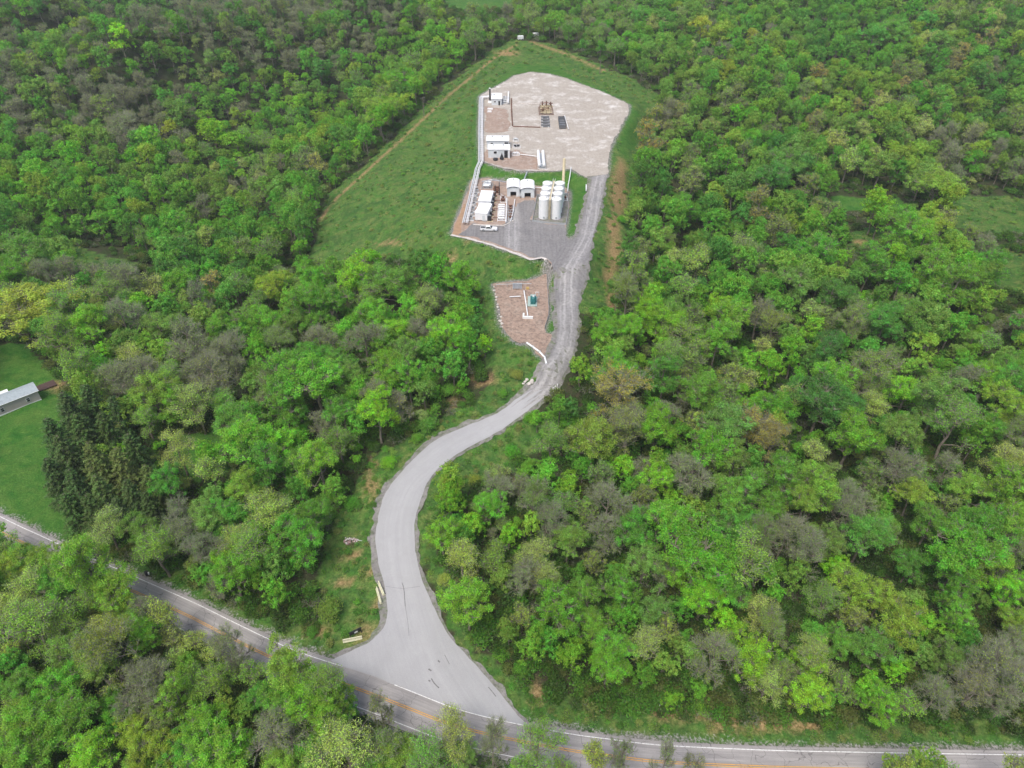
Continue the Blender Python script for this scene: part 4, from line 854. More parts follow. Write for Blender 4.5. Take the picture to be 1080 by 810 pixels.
for i in np.nonzero(ok)[0]:
    u = rg.uniform()
    if meadow[i]:
        if patch[i] < (.0 if by[i] > 380 else .10) and u > .30: continue
        near_ = by[i] > 380
        big = u < (.16 if near_ else .10); form = 'shrub' if big else 'weed'; s = rg.uniform(.3, .75) if big else rg.uniform(.35, 1.1); col = np.array([(.065, .155, .026), (.10, .165, .038), (.12, .15, .05), (.055, .135, .026)][rg.integers(0, 4)])
    else:
        form = 'bareshrub' if u < .16 else 'shrub'; s = rg.uniform(.6, 1.5); col = np.array([(.034, .080, .013), (.028, .058, .014), (.060, .080, .024), (.042, .100, .015)][rg.integers(0, 4)])  # darker tints under the trees: shade between the crowns put into the colour
    if dp[i] > 350: s *= 1.3
    col = col * rg.uniform(.8, 1.2)
    pts.append((x[i], y[i], z[i] - .05, rg.uniform(0, 6.28), s, s * rg.uniform(.7, 1.2), FORMI[form][rg.integers(0, len(FORMI[form]))], *col))
scatter('undergrowth', pts, 'low green brush and weeds under the trees and over the rough slopes', 'undergrowth')

# ------------------------------------------------------------------ built things
M['white_steel'] = paint('white_painted_steel', (.80, .81, .82), .45, 0, .06, .8)
M['roof_white'] = paint('white_roof_sheet', (.84, .85, .85), .5, 0, .05, .5)
M['wall_grey'] = paint('pale_grey_cladding', (.62, .66, .68), .55, 0, .08, .8)
M['galv'] = paint('galvanised_steel', (.52, .55, .57), .4, .5, .12, 2)
M['dark_steel'] = paint('dark_steel', (.035, .037, .042), .5, .3, .2, 3)
M['slate_steel'] = paint('slate_steel', (.15, .155, .165), .5, .3, .2, 3)
M['black'] = paint('black_opening', (.010, .011, .013), .7)
M['rust'] = paint('rust_brown_steel', (.16, .075, .045), .8, 0, .25, 3)
M['beige'] = paint('beige_steel', (.58, .50, .33), .6, 0, .1, 1.2)
M['cream'] = paint('cream_concrete', (.66, .64, .46), .85, 0, .15, 2.5)
M['pale_stone'] = paint('pale_limestone', (.58, .54, .50), .95, 0, .25, 2)
M['glass'] = paint('dark_glass', (.02, .025, .03), .1)
M['teal'] = paint('teal_steel', (.03, .16, .16), .45, .2, .2, 2)
M['pale_teal'] = paint('pale_green_grating', (.40, .52, .48), .6, .2, .15, 3)
M['rubber'] = paint('tyre_rubber', (.02, .02, .02), .8)
M['roof_blue'] = paint('blue_grey_shingle', (.33, .38, .41), .85, 0, .12, 1.5)
M['siding'] = paint('tan_vinyl_siding', (.47, .42, .40), .7, 0, .05, .7)
M['deck'] = paint('brown_deck_boards', (.085, .05, .045), .85, 0, .2, 3)
M['wood_pole'] = paint('weathered_pole', (.20, .17, .14), .9, 0, .15, 3)
M['litter'] = paint('mixed_rubble', (.40, .27, .26), .9, 0, .6, 3)
M['red_light'] = paint('red_plastic', (.35, .02, .02), .4)

def frame(a, b_, z):
    """local frame on a front edge seen from pixel a to pixel b at level z: x along it, y away from us"""
    A = np.array(PZ(*a, z)); B = np.array(PZ(*b_, z)); mid = (A + B) / 2; d = B - A
    return (mid[0], mid[1], z), math.atan2(d[1], d[0]), float(np.hypot(*d))
def loc2(root, x, y, z=0):
    c, s_ = math.cos(root.rotation_euler.z), math.sin(root.rotation_euler.z)
    return (root.location.x + c * x - s_ * y, root.location.y + s_ * x + c * y, root.location.z + z)
def part(parent, name, mat, fn, bevel=0.0, label=None):
    b = MB(); fn(b); o = b.build(name, M[mat], parent, bevel)
    if label: o['label'] = label
    return o
PU, PL, PS = UZ + .05, LZ + .05, SZ + .05

def metal_building(a, b_, z, depth, ht, rise, name, label, windows=(), door=None, vents=2):
    loc, rz, w = frame(a, b_, z); r = empty(name, loc, rz, label, 'building')
    part(r, 'wall', 'wall_grey', lambda m: m.box((0, depth / 2, ht / 2), (w, depth, ht)))
    def rf(m):
        y0, y1, ym = -.25, depth + .25, depth / 2
        prof = [(y0, ht), (ym, ht + rise), (y1, ht), (y1, ht + .16), (ym, ht + rise + .16), (y0, ht + .16)]
        n = len(prof); V = [(-w / 2 - .2, p, q) for p, q in prof] + [(w / 2 + .2, p, q) for p, q in prof]
        m.add(V, [(i, (i + 1) % n, n + (i + 1) % n, n + i) for i in range(n)] + [(0, 1, 4, 5), (1, 2, 3, 4), (n, n + 5, n + 4, n + 1), (n + 1, n + 4, n + 3, n + 2)])
        for k in range(int(w / .9) + 1):      # standing seams
            xx = -w / 2 + k * .9
            m.tube((xx, y0 + .05, ht + .18), (xx, ym, ht + rise + .18), .03, n=4); m.tube((xx, ym, ht + rise + .18), (xx, y1 - .05, ht + .18), .03, n=4)
    ro = part(r, 'roof', 'roof_white', rf)
    part(r, 'gable', 'wall_grey', lambda m: [m.add([(sx, 0, ht), (sx, depth, ht), (sx, depth / 2, ht + rise)], [(0, 1, 2)]) for sx in (-w / 2 + .02, w / 2 - .02)])
    for k in range(vents): part(ro, 'roof_vent', 'galv', lambda m: m.lathe([(.22, 0), (.22, .35), (.34, .35), (.05, .55)], 10, (-w / 4 + k * w / 2.2, depth * .5, ht + rise + .1)))
    for x, zz, ww, hh_ in windows:
        f = part(r, 'window', 'white_steel', lambda m: m.box((x, -.04, zz), (ww + .2, .08, hh_ + .2))); part(f, 'pane', 'black', lambda m: m.box((x, -.09, zz), (ww, .05, hh_)))
    if door:
        x, ww, hh_ = door; d = part(r, 'door', 'dark_steel', lambda m: m.box((x, -.05, hh_ / 2), (ww, .1, hh_))); part(d, 'handle', 'galv', lambda m: m.box((x - ww * .35, -.13, hh_ * .45), (.12, .06, .3)))
    return r, w
rA, wA = metal_building((513.5,157), (536.5,157), PU, 6.0, 3.4, .5, 'metal_building', 'rear one of two long white metal buildings on the upper pad', windows=[(3.6, 2.1, 1.5, 1.5), (-2.5, 2.2, 1.0, .8)])
rB, wB = metal_building((515,166.5), (537.5,166.5), PU, 5.6, 3.5, .5, 'metal_building', 'front one of two long white metal buildings with a dark door on the upper pad', windows=[(-1.5, 2.3, 1.2, .9)], door=(2.9, 1.4, 3.0))
part(rB, 'porch_post', 'white_steel', lambda m: m.box((4.2, -.25, 1.75), (.45, .5, 3.5)))
rC, wC = metal_building((518.5,111), (529,111), PU, 9.0, 2.9, .35, 'equipment_house', 'small white equipment house beside the black stack on the upper pad', windows=[(-.8, 1.7, .8, .6)], door=(1.3, .9, 2.0), vents=1)
o = MB().lathe([(.9, 0), (1.0, .4), (1.0, .75), (.9, .85), (.05, .95)], 20); o = o.build('water_tank', M['dark_steel']); o.location = (*PZ(522.6,169,PU), PU); tag(o, 'low round black tank standing before the front white building', 'tank')
r = empty('hopper', (*PZ(529.3,168.3,PU), PU), 0, 'black conical hopper beside the dark door of the front white building', 'hopper')
part(r, 'cone', 'dark_steel', lambda m: m.lathe([(.85, .35), (.85, .7), (.12, 2.5), (.12, 2.8), (.0, 2.8)], 16)); part(r, 'stand', 'dark_steel', lambda m: [m.tube((sx * .6, sy * .6, 0), (sx * .6, sy * .6, .5), .06, n=6) for sx in (-1, 1) for sy in (-1, 1)])
# black stack with white base
r = empty('exhaust_stack', (*PZ(516.9,108.3,PU), PU), 0, 'tall black exhaust stack with a white base on the upper pad', 'stack')
part(r, 'stack', 'dark_steel', lambda m: m.tube((0, 0, 1.0), (0, 0, 6.6), .42, .40, 12)); part(r, 'base', 'white_steel', lambda m: m.lathe([(1.1, 0), (1.1, .5), (.7, .9), (.5, 1.05), (.42, 1.05)], 14)); part(r, 'cap', 'white_steel', lambda m: m.lathe([(.55, 6.75), (.55, 6.85), (.05, 7.15)], 12)); part(r, 'strut', 'dark_steel', lambda m: [m.tube((math.cos(a) * .3, math.sin(a) * .3, 6.5), (math.cos(a) * .3, math.sin(a) * .3, 6.8), .03, n=4) for a in (0, 1.57, 3.14, 4.71)])
def skid(a, b_, z, depth, name, label, cat, seed, nv=3, vm='galv', frame_m='white_steel', vr=.32, h=1.6, group=None):
    """process skid: base frame, pipes and vessels"""
    loc, rz, w = frame(a, b_, z); r = empty(name, loc, rz, label, cat, group); q = random.Random(seed)
    part(r, 'base_frame', frame_m, lambda m: [m.box((sx * (w / 2 - .08), depth / 2, .14), (.16, depth, .28)) for sx in (-1, 1)] + [m.box((0, t * depth, .13), (w, .14, .24)) for t in np.linspace(.04, .96, max(3, int(depth / 1.6)))])
    for k in range(nv):
        y = depth * (k + .5) / nv
        part(r, 'vessel', vm, lambda m: [m.tube((-w * .36, y, .55 + vr), (w * .36, y, .55 + vr), vr, n=12), m.tube((-w * .36 - .12, y, .55 + vr), (-w * .36, y, .55 + vr), vr * .6, vr, 12), m.tube((w * .36, y, .55 + vr), (w * .36 + .12, y, .55 + vr), vr, vr * .6, 12), m.box((0, y, .4), (w * .5, .2, .4))])
    def pp(m):
        for k in range(max(4, int(w * depth / 3))):
            x = q.uniform(-w * .42, w * .42); y = q.uniform(.2, depth - .2); hz = q.uniform(.5, h)
            m.tube((x, y, .2), (x, y, hz), .06, n=6); L = q.uniform(.5, 1.8)
            if q.random() < .5: m.tube((x, y, hz), (x, min(depth, y + L), hz), .06, n=6)
            else: m.tube((x, y, hz), (max(-w / 2, min(w / 2, x + q.choice((-1, 1)) * L)), y, hz), .06, n=6)
            m.box((x, y, hz * .6), (.22, .22, .2))
    part(r, 'pipework', frame_m, pp); return r, w
skid((530,110), (535,110), PU, 11.0, 'pipe_skid', 'narrow white pipe skid against the small equipment house', 'skid', 3, 4, 'galv', vr=.25)
skid((541,149.5), (547,149.5), PU, 2.6, 'pump_skid', 'upper grey pump skid right of the white metal buildings', 'skid', 5, 1)
skid((541,156.5), (549,156.5), PU, 2.8, 'pump_skid', 'lower grey pump skid right of the white metal buildings', 'skid', 6, 1, 'dark_steel')
skid((540,164.5), (548,164.5), PU, 3.0, 'valve_skid', 'white valve skid where the long pipe leaves for the twin tubes', 'skid', 7, 1, 'white_steel')
def pipe_run(name, pts, r0, mat, label, cat='pipe', legs=True, zf=None):
    """pts (px,py,z_level,height): a pipe on little supports"""
    W3 = [np.array([*PZ(a, b_, z + hgt), z + hgt]) for a, b_, z, hgt in pts]; r = empty(name, W3[0], 0, label, cat); o0 = W3[0]
    def f(m):
        for A, B in zip(W3[:-1], W3[1:]): m.tube(A - o0, B - o0, r0, n=8)
        for A in W3[1:-1]: m.lathe([(r0 * 1.25, -r0), (r0 * 1.25, r0)], 8, A - o0)
    part(r, 'pipe', mat, f)
    if legs:
        def g(m):
            for A, B in zip(W3[:-1], W3[1:]):
                L = np.linalg.norm(B - A)
                for k in range(int(L / 4) + 1):
                    p = A + (B - A) * min(1, k * 4 / L); gz = float(hh(p[0], p[1])[0]) - .2
                    m.tube((p[0] - o0[0], p[1] - o0[1], gz - o0[2]), (p[0] - o0[0], p[1] - o0[1], p[2] - o0[2]), .07, n=6)
        part(r, 'support', 'galv', g)
    return r
pipe_run('white_pipe', [(536,108,PU,1.0),(536.3,97,PU,1.0)], .42, 'white_steel', 'fat white horizontal pipe on the right of the small equipment house')
pipe_run('feed_pipe', [(545,162.5,PU,.5),(552,163,PU,.5),(566,164.8,PU,.5)], .16, 'white_steel', 'long pale pipe from the white buildings to the twin tubes')
pipe_run('hose_line', [(539.4,104,PU,.25),(539.6,118,PU,.25),(540.5,132.5,PU,.25)], .28, 'rust', 'dark rusty pipeline closing the left side of the levelled rectangle')
pipe_run('boundary_pipe', [(540,109,PU,.15),(556,109.3,PU,.15),(570,109.6,PU,.15)], .20, 'pale_stone', 'pale far edge pipe of the levelled rectangle on the upper pad', legs=False)
pipe_run('boundary_pipe', [(541,133.2,PU,.15),(556,133.8,PU,.15),(570,134.2,PU,.15)], .24, 'rust', 'brownish near edge pipe of the levelled rectangle on the upper pad', legs=False)
for k, (a, b_) in enumerate([((514,115.5),(520,115.5)),((514,118.3),(518.5,118.3))]):
    loc, rz, w = frame(a, b_, PU); o = MB().box((0, 0, .3), (w, .7, .6)).box((0, 0, .68), (w * .8, .45, .16)).build('concrete_block', M['white_steel'], None, .05); o.location = loc; o.rotation_euler.z = rz
    tag(o, ['longer far one of two low white blocks below the black stack', 'shorter near one of two low white blocks below the black stack'][k], 'block')
# well-head cluster, vessels and open bin in the middle of the upper pad
def wellhead(px, py, lab):
    r = empty('wellhead', (*PZ(px, py, PU), PU), 0, lab, 'wellhead', 'wellheads on the upper pad')
    part(r, 'valve_tree', 'rust', lambda m: [m.lathe([(.5, 0), (.5, .25), (.3, .3), (.3, .9), (.45, .95), (.45, 1.2), (.22, 1.25), (.22, 2.0), (.38, 2.05), (.38, 2.2), (.0, 2.3)], 12), m.tube((-.9, 0, 1.5), (.9, 0, 1.5), .16, n=8), m.tube((0, -.7, 1.05), (0, .7, 1.05), .14, n=8)])
    part(r, 'handwheel', 'red_light', lambda m: [m.tube((-.98, 0, 1.5), (-.92, 0, 1.5), .3, n=12), m.tube((.92, 0, 1.5), (.98, 0, 1.5), .3, n=12)])
    part(r, 'cellar_ring', 'beige', lambda m: m.lathe([(1.3, 0), (1.3, .3), (1.1, .3), (1.1, 0)], 16))
for px, py, lab in [(572,112,'leftmost of the three far wellheads in the middle of the upper pad'),(576.3,111.5,'middle one of the three far wellheads on the upper pad'),(580.6,112.5,'rightmost of the three far wellheads on the upper pad'),(572.5,118.5,'left one of the two nearer wellheads on the upper pad'),(578,118,'right one of the two nearer wellheads on the upper pad')]: wellhead(px, py, lab)
def bench(a, b_, lab):
    loc, rz, w = frame(a, b_, PU); r = empty('separator', loc, rz, lab, 'separator', 'row of dark separators on the upper pad')
    part(r, 'vessel', 'slate_steel', lambda m: [m.tube((-w * .42, 0, .95), (w * .42, 0, .95), .42, n=12), m.tube((-w * .47, 0, .95), (-w * .42, 0, .95), .25, .42, 12), m.tube((w * .42, 0, .95), (w * .47, 0, .95), .42, .25, 12)])
    part(r, 'stand', 'white_steel', lambda m: [m.box((sx * w * .3, 0, .28), (.3, .9, .56)) for sx in (-1, 1)] + [m.box((0, .7, .15), (w, .3, .3))])
for k, y in enumerate((125.2, 128.2, 131.2, 134.0)): bench((570.3, y), (579.5 + k * .3, y), ['farthest', 'second farthest', 'second nearest', 'nearest'][k] + ' of four dark separators in a row on the upper pad')
loc, rz, w = frame((590,136), (597,136), PU); r = empty('open_bin', loc, rz + .0, 'long open dark bin with a pale rail on the upper pad', 'bin')
def binw(m):
    d = 13; 
    m.box((0, d / 2, .12), (w, d, .24))
    for sx in (-1, 1): m.box((sx * (w / 2 - .06), d / 2, .8), (.12, d, 1.4))
    for yy in (.06, d - .06): m.box((0, yy, .78), (w - .26, .12, 1.36))
part(r, 'wall', 'slate_steel', binw); part(r, 'rib', 'galv', lambda m: [m.box((0, yy, 1.3), (w - .3, .18, .1)) for yy in np.linspace(2, 11, 4)])
pipe_run('pale_rail', [(599.5,136,PU,.4),(595.5,122,PU,.4)], .20, 'white_steel', 'pale rail lying just right of the open dark bin')
# twin white tubes
loc, rz, w = frame((567,178.5), (575.6,178.5), PU); r = empty('tube_trailer', loc, rz, 'pair of long white tubes side by side at the near edge of the upper pad', 'tube trailer')
for sx in (-1, 1): part(r, 'tube', 'white_steel', lambda m: [m.tube((sx * w * .29, .4, 1.5), (sx * w * .29, 15.6, 1.5), .62, n=16), m.tube((sx * w * .29, 0, 1.5), (sx * w * .29, .4, 1.5), .3, .62, 16), m.tube((sx * w * .29, 15.6, 1.5), (sx * w * .29, 16, 1.5), .62, .3, 16)])
part(r, 'chassis', 'galv', lambda m: [m.box((0, 8, .62), (w * .75, 15.4, .22))] + [m.box((sx * w * .25, yy, .28), (.3, .3, .56)) for sx in (-1, 1) for yy in (1, 5, 9, 13, 15)])
part(r, 'end_frame', 'white_steel', lambda m: [m.box((sx * w * .48, -.1, 1.2), (.12, .12, 2.4)) for sx in (-1, 1)] + [m.box((0, -.1, 2.35), (w * .96, .12, .12)), m.box((0, -.1, .3), (w * .96, .12, .12))])
# cable and pipe rack down the left side
RK = [(516.5,101.6,'u'),(507.5,102.2,'u'),(507,135,'u'),(507.3,169.5,'u'),(503.8,178,'g'),(501,190,'l'),(496,212,'l'),(490.5,235,'l')]
RKW = []
for a, b_, q in RK:
    if q == 'u': RKW.append(np.array([*PZ(a, b_, PU + 1.2), PU + 1.2]))
    elif q == 'l': RKW.append(np.array([*PZ(a, b_, PL + 1.2), PL + 1.2]))
    else:
        x, y = G(a, b_, 1.2); RKW.append(np.array([x, y, float(hh(x, y)[0]) + 1.4]))
r = empty('pipe_rack', RKW[3], 0, 'long white pipe rack running down the left side of both pads', 'pipe rack'); o0 = RKW[3]
def rk(m, offs, rad, dz):
    for A, B in zip(RKW[:-1], RKW[1:]):
        d = B - A; nrm = np.array([d[1], -d[0], 0]); nrm /= np.linalg.norm(nrm)
        for of in offs: m.tube(A - o0 + nrm * of + (0, 0, dz), B - o0 + nrm * of + (0, 0, dz), rad, n=6)
part(r, 'rail', 'white_steel', lambda m: rk(m, (-.95, .95), .11, 0)); part(r, 'pipe', 'white_steel', lambda m: rk(m, (-.62, -.3, .3), .12, .16)); part(r, 'cable_tray', 'galv', lambda m: rk(m, (.62,), .15, .16))
def rungs(m):
    for A, B in zip(RKW[:-1], RKW[1:]):
        d = B - A; L = np.linalg.norm(d); nrm = np.array([d[1], -d[0], 0]); nrm /= np.linalg.norm(nrm)
        for k in range(int(L / 2.2)):
            p = A + d * (k + .5) * 2.2 / L; m.tube(p - o0 - nrm * .95, p - o0 + nrm * .95, .06, n=5); gz = float(hh(p[0], p[1])[0])
            if k % 2 == 0:
                for sg in (-1, 1): q = p + nrm * .95 * sg; m.tube((q[0] - o0[0], q[1] - o0[1], gz - .2 - o0[2]), q - o0, .07, n=5)
part(r, 'post', 'white_steel', rungs)
skid((497.5,194), (502,194), PL, 2.5, 'junction_box', 'white junction skid at the top corner of the lower pad', 'skid', 9, 1, 'white_steel')
# --- lower pad
for nm_, P_, zz_ in [('reddish_ground', [(509,170),(511,158),(538,160),(548,158),(566,167),(568,179),(550,179),(533,176.5),(518,172.5)], UZ), ('reddish_ground', [(511,112),(523,113.5),(535,116),(537,128),(535,139),(520,141),(511,139)], UZ)]:
    drape(nm_, [PZ(a, b_, zz_) for a, b_ in P_], M['pad_red'], 0, 2.5, None, .7, zz_ + .065)
skid((568.5,121.5), (584,121.5), PU, 12, 'wellhead_skid', 'wide tan and rusty pipe skid around the wellheads on the upper pad', 'skid', 33, 4, 'beige', 'rust', .3, 2.4)
for k in range(7):
    px_, py_ = 503.6 - k * 1.0, 203 + k * 4.9; r = empty('filter_unit', (*PZ(px_, py_, PL), PL), -.1, ['farthest', 'second', 'third', 'middle', 'third nearest', 'second nearest', 'nearest'][k] + ' of seven small grey filter units between rack and white containers', 'filter', 'filter units beside the pipe rack')
    part(r, 'cabinet', 'galv', lambda m: m.box((0, 0, .7), (1.0, .9, 1.2), taper=.9)); part(r, 'base_frame', 'white_steel', lambda m: m.box((0, 0, .06), (1.5, 1.3, .12))); part(r, 'pipe', 'dark_steel', lambda m: [m.tube((-.7, .1, .4), (-.7, .1, 1.5), .12, n=6), m.tube((-.7, .1, 1.5), (.2, .1, 1.5), .12, n=6)])
def arch_shed(a, b_, lab):
    loc, rz, w = frame(a, b_, PL); r = empty('arched_shed', loc, rz, lab, 'shed', 'twin arched white sheds on the lower pad'); d = 7.5; ht = 3.3
    arc = [(math.cos(t) * (w / 2 + .18), ht + math.sin(t) * .95) for t in np.linspace(0, math.pi, 11)]
    part(r, 'roof', 'roof_white', lambda m: m.prism([(x, z) for x, z in arc] + [(x * .97, z - .12) for x, z in arc[::-1]], -.35, d + .2))
    part(r, 'gable', 'wall_grey', lambda m: [m.prism([(x * .96, z - .13) for x, z in arc], yy, yy + .08) for yy in (0.01, d - .1)])
    ow, oh = w * .46, 1.9
    part(r, 'wall', 'wall_grey', lambda m: [m.box((sx * (w / 2 - .06), d / 2, ht / 2), (.12, d - .02, ht)) for sx in (-1, 1)] + [m.box((0, d - .06, ht / 2), (w - .26, .12, ht)), m.box((0, .06, (ht + oh) / 2), (w - .26, .12, ht - oh))] + [m.box((sx * (ow / 2 + (w / 2 - .13 - ow / 2) / 2), .06, oh / 2), (w / 2 - .13 - ow / 2, .12, oh)) for sx in (-1, 1)])
    part(r, 'eave_trim', 'dark_steel', lambda m: [m.tube((arc[i][0] * .7, -.06, arc[i][1] - .42), (arc[i + 1][0] * .7, -.06, arc[i + 1][1] - .42), .07, n=5) for i in range(2, 8)])
    part(r, 'door', 'black', lambda m: m.box((0, 1.6, oh / 2), (ow, .08, oh))); part(r, 'roof_vent', 'galv', lambda m: m.lathe([(.25, 0), (.25, .4), (.05, .6)], 10, (0, d * .8, ht + .9)))  # no door leaf: black sheet inside the open doorway, painted shade of the interior
arch_shed((534.8,207.3), (548,207.3), 'left one of the twin arched white sheds on the lower pad'); arch_shed((549.4,208.5), (563.5,208.5), 'right one of the twin arched white sheds on the lower pad')
pipe_run('bank_pipe', [(556,181,UZ,.6),(552.6,190,1.5,.8),(549.2,199,PL,1.2),(548.7,207,PL,.9)], .28, 'galv', 'grey pipe chute coming down the grass bank between the arched sheds')
def container(a, b_, lab, d, h=2.9):
    loc, rz, w = frame(a, b_, PL); r = empty('container', loc, rz, lab, 'container', 'white containers on the lower pad'); 
    # skewed like its neighbours: turned with the rack
    part(r, 'wall', 'white_steel', lambda m: [m.box((0, d / 2, h / 2 + .15), (w - .1, d - .1, h - .3))] + [m.box((sx * w / 2 * .98, yy, h / 2 + .1), (.1, .12, h - .2)) for sx in (-1, 1) for yy in np.linspace(.2, d - .2, 9)])
    part(r, 'roof', 'roof_white', lambda m: [m.box((0, d / 2, h + .06), (w + .1, d + .1, .14))] + [m.box((0, yy, h + .16), (w * .94, .10, .08)) for yy in np.linspace(.5, d - .5, 7)]); part(r, 'skid_beam', 'galv', lambda m: [m.box((sx * w * .35, d / 2, .08), (.25, d, .16)) for sx in (-1, 1)])
    part(r, 'door', 'wall_grey', lambda m: m.box((w * .2, -.06, 1.15), (.9, .06, 2.0)))
    return r
c1 = container((500.8,233), (514.2,233.4), 'nearer and larger of two white containers beside the pipe rack', 8.6)
c2 = container((504.5,220.2), (517.6,220.2), 'farther of two white containers beside the pipe rack', 9.5); c1.rotation_euler.z -= .11; c2.rotation_euler.z -= .09
def engine(px, py, lab, s=1.0):
    r = empty('compressor', (*PZ(px, py, PL), PL), -.1, lab, 'compressor', 'dark compressors along the right of the white containers')
    part(r, 'block', 'dark_steel', lambda m: m.box((0, 0, .75 * s), (1.3 * s, 1.1, 1.2 * s), taper=.85)); part(r, 'base_frame', 'beige', lambda m: m.box((.3, 0, .08), (2.2, 1.2, .16)))
    part(r, 'cylinder', 'rust', lambda m: m.tube((.5, 0, .6), (1.3, 0, .6), .28, n=10)); part(r, 'pipe', 'galv', lambda m: [m.tube((-.3, .2, 1.2), (-.3, .2, 2.1), .1, n=6), m.tube((-.3, .2, 2.1), (.7, .2, 2.1), .1, n=6)])
EN = ['farthest', 'second farthest', 'third farthest', 'third nearest', 'second nearest', 'nearest']
for k in range(6): engine(520.8 - k * .95, 208 + k * 5.0, EN[k] + ' of the dark compressors beside the white containers', 1 + (k % 3) * .15)
skid((524.5,233.5), (533,233.5), PL, 13, 'manifold_skid', 'broad white manifold skid between compressors and gravel yard', 'skid', 12, 7, 'white_steel', vr=.34, h=2.2)
skid((527.5,214), (533.5,214), PL, 5.5, 'valve_skid', 'small rusty valve skid just left of the arched sheds', 'skid', 14, 2, 'rust', vr=.3)
skid((508,199), (518.5,199.3), PL, 5, 'cooler_skid', 'grey cooler skid under the bent pipe at the back of the lower pad', 'skid', 15, 4, 'galv', 'galv', .4)
skid((520,204), (527,204), PL, 5, 'rusty_skid', 'reddish pipe skid right of the grey cooler skid', 'skid', 16, 3, 'rust', 'rust', .3)
skid((536,232), (541,232), PL, 12, 'pipe_bundle', 'rusty pipe bundle on the left edge of the gravel yard', 'skid', 18, 5, 'rust', 'galv', .2)
pipe_run('bent_pipe', [(508.5,191.5,PL,1.6),(514,190.3,PL,2.4),(520,189.8,PL,2.6),(527,190.8,PL,2.2),(533.5,192.2,PL,1.4)], .22, 'galv', 'pale bent pipe crossing the back of the lower pad')
for k, (px, py, hgt) in enumerate([(522.6,207.5,4.2), (526.6,205.5,4.8)]):
    o = MB().tube((0, 0, 0), (0, 0, hgt), .16, .13, 8).lathe([(.28, 0), (.28, .3), (.16, .35)], 8).lathe([(.13, hgt), (.24, hgt + .1), (.0, hgt + .25)], 8).build('vent_stack', M['dark_steel']); o.location = (*PZ(px, py, PL), PL); tag(o, ['shorter left one of two thin dark vent stacks near the containers', 'taller right one of two thin dark vent stacks near the containers'][k], 'stack')
pipe_run('white_pipe', [(543,210,PL,.7),(541.5,222,PL,.7),(538.6,233,PL,.7)], .15, 'white_steel', 'thin white pipe along the left edge of the gravel yard')
pipe_run('white_pipe', [(534.5,209,PL,.9),(534.5,221,PL,.9),(533.6,234,PL,.9)], .2, 'white_steel', 'white pipe just left of the arched sheds running towards us')
pipe_run('kerb_pipe', [(499,236.8,PL,.15),(516,237.6,PL,.15),(532,237.8,PL,.15),(541.5,232.5,PL,.15)], .22, 'pale_stone', 'pale kerb beam along the near side of the container yard', legs=False)
pipe_run('white_pipe', [(564,197.6,PL,.9),(576,198.2,PL,.9)], .14, 'white_steel', 'white pipe from the right arched shed towards the tanks')
for k in range(4):
    y_ = 197 + k * 9.5; xa = 499.2 - (y_ - 190) * .21
    pipe_run('white_pipe', [(xa, y_, PL, 1.0), (xa + 6.5, y_ + .2, PL, 1.0)], .13, 'white_steel', ['farthest', 'second farthest', 'second nearest', 'nearest'][k] + ' of four short pipes linking the rack to the containers')
for k in range(3):
    y_ = 211 + k * 9
    pipe_run('rusty_pipe', [(521.5 - k, y_, PL, .8), (529 - k * .5, y_ + .3, PL, .8)], .14, 'rust', ['farthest', 'middle', 'nearest'][k] + ' of three rusty cross pipes between compressors and manifold skid')
# eight tanks in two columns
FT = [np.array(PZ(573.3,229.2,PL)), np.array(PZ(586.2,229.6,PL))]; BT = [np.array(PZ(577.0,212.4,PL)), np.array(PZ(589.8,212.4,PL))]
TKR, TKH = 1.83, 7.3
for c in range(2):
    for k in range(4):
        p = FT[c] + (BT[c] - FT[c]) * k / 3
        r = empty('storage_tank', (p[0], p[1], PL), 0, ['nearest', 'second nearest', 'third nearest', 'farthest'][k] + ' tank in the ' + ['left', 'right'][c] + ' column of eight tall white tanks', 'tank', 'eight tall white storage tanks')
        part(r, 'shell', 'white_steel', lambda m: m.lathe([(TKR, 0), (TKR, TKH)], 32)); part(r, 'roof', 'roof_white', lambda m: m.lathe([(TKR + .06, TKH - .05), (TKR + .06, TKH + .06), (TKR * .5, TKH + .42), (.02, TKH + .6)], 32))
        part(r, 'ladder' if k else 'manway', 'galv', (lambda m: [m.tube((TKR * (.5 - c) * 2 * 1.03, .25 * sg, .1), (TKR * (.5 - c) * 2 * 1.03, .25 * sg, TKH), .04, n=5) for sg in (-1, 1)] + [m.tube((TKR * (.5 - c) * 2 * 1.03, -.25, z), (TKR * (.5 - c) * 2 * 1.03, .25, z), .03, n=4) for z in np.arange(.4, TKH, .4)]) if k else (lambda m: m.tube((0, -TKR - .12, .8), (0, -TKR + .05, .8), .35, n=14)))
        part(r, 'hatch', 'galv', lambda m: m.lathe([(.3, TKH + .1), (.3, TKH + .62), (.02, TKH + .68)], 12, (.7 * (1 - 2 * c), -.4, 0)))
mid0 = (FT[0] + FT[1]) / 2; mid1 = (BT[0] + BT[1]) / 2; dv = mid1 - mid0; L = float(np.hypot(*dv)); r = empty('catwalk', (mid0[0], mid0[1], PL), math.atan2(-dv[0], dv[1]), 'beige stair and catwalk between the two columns of white tanks', 'catwalk')
part(r, 'walkway', 'beige', lambda m: m.box((0, L / 2, TKH + .05), (.7, L + 3.2, .1)), 0); part(r, 'stair', 'beige', lambda m: [m.box((0, -1.9 - .0, z), (.72, .3, .06)) for z in np.arange(.3, TKH, .3)] + [m.box((sx * .34, -1.9, TKH / 2), (.06, .34, TKH)) for sx in (-1, 1)])
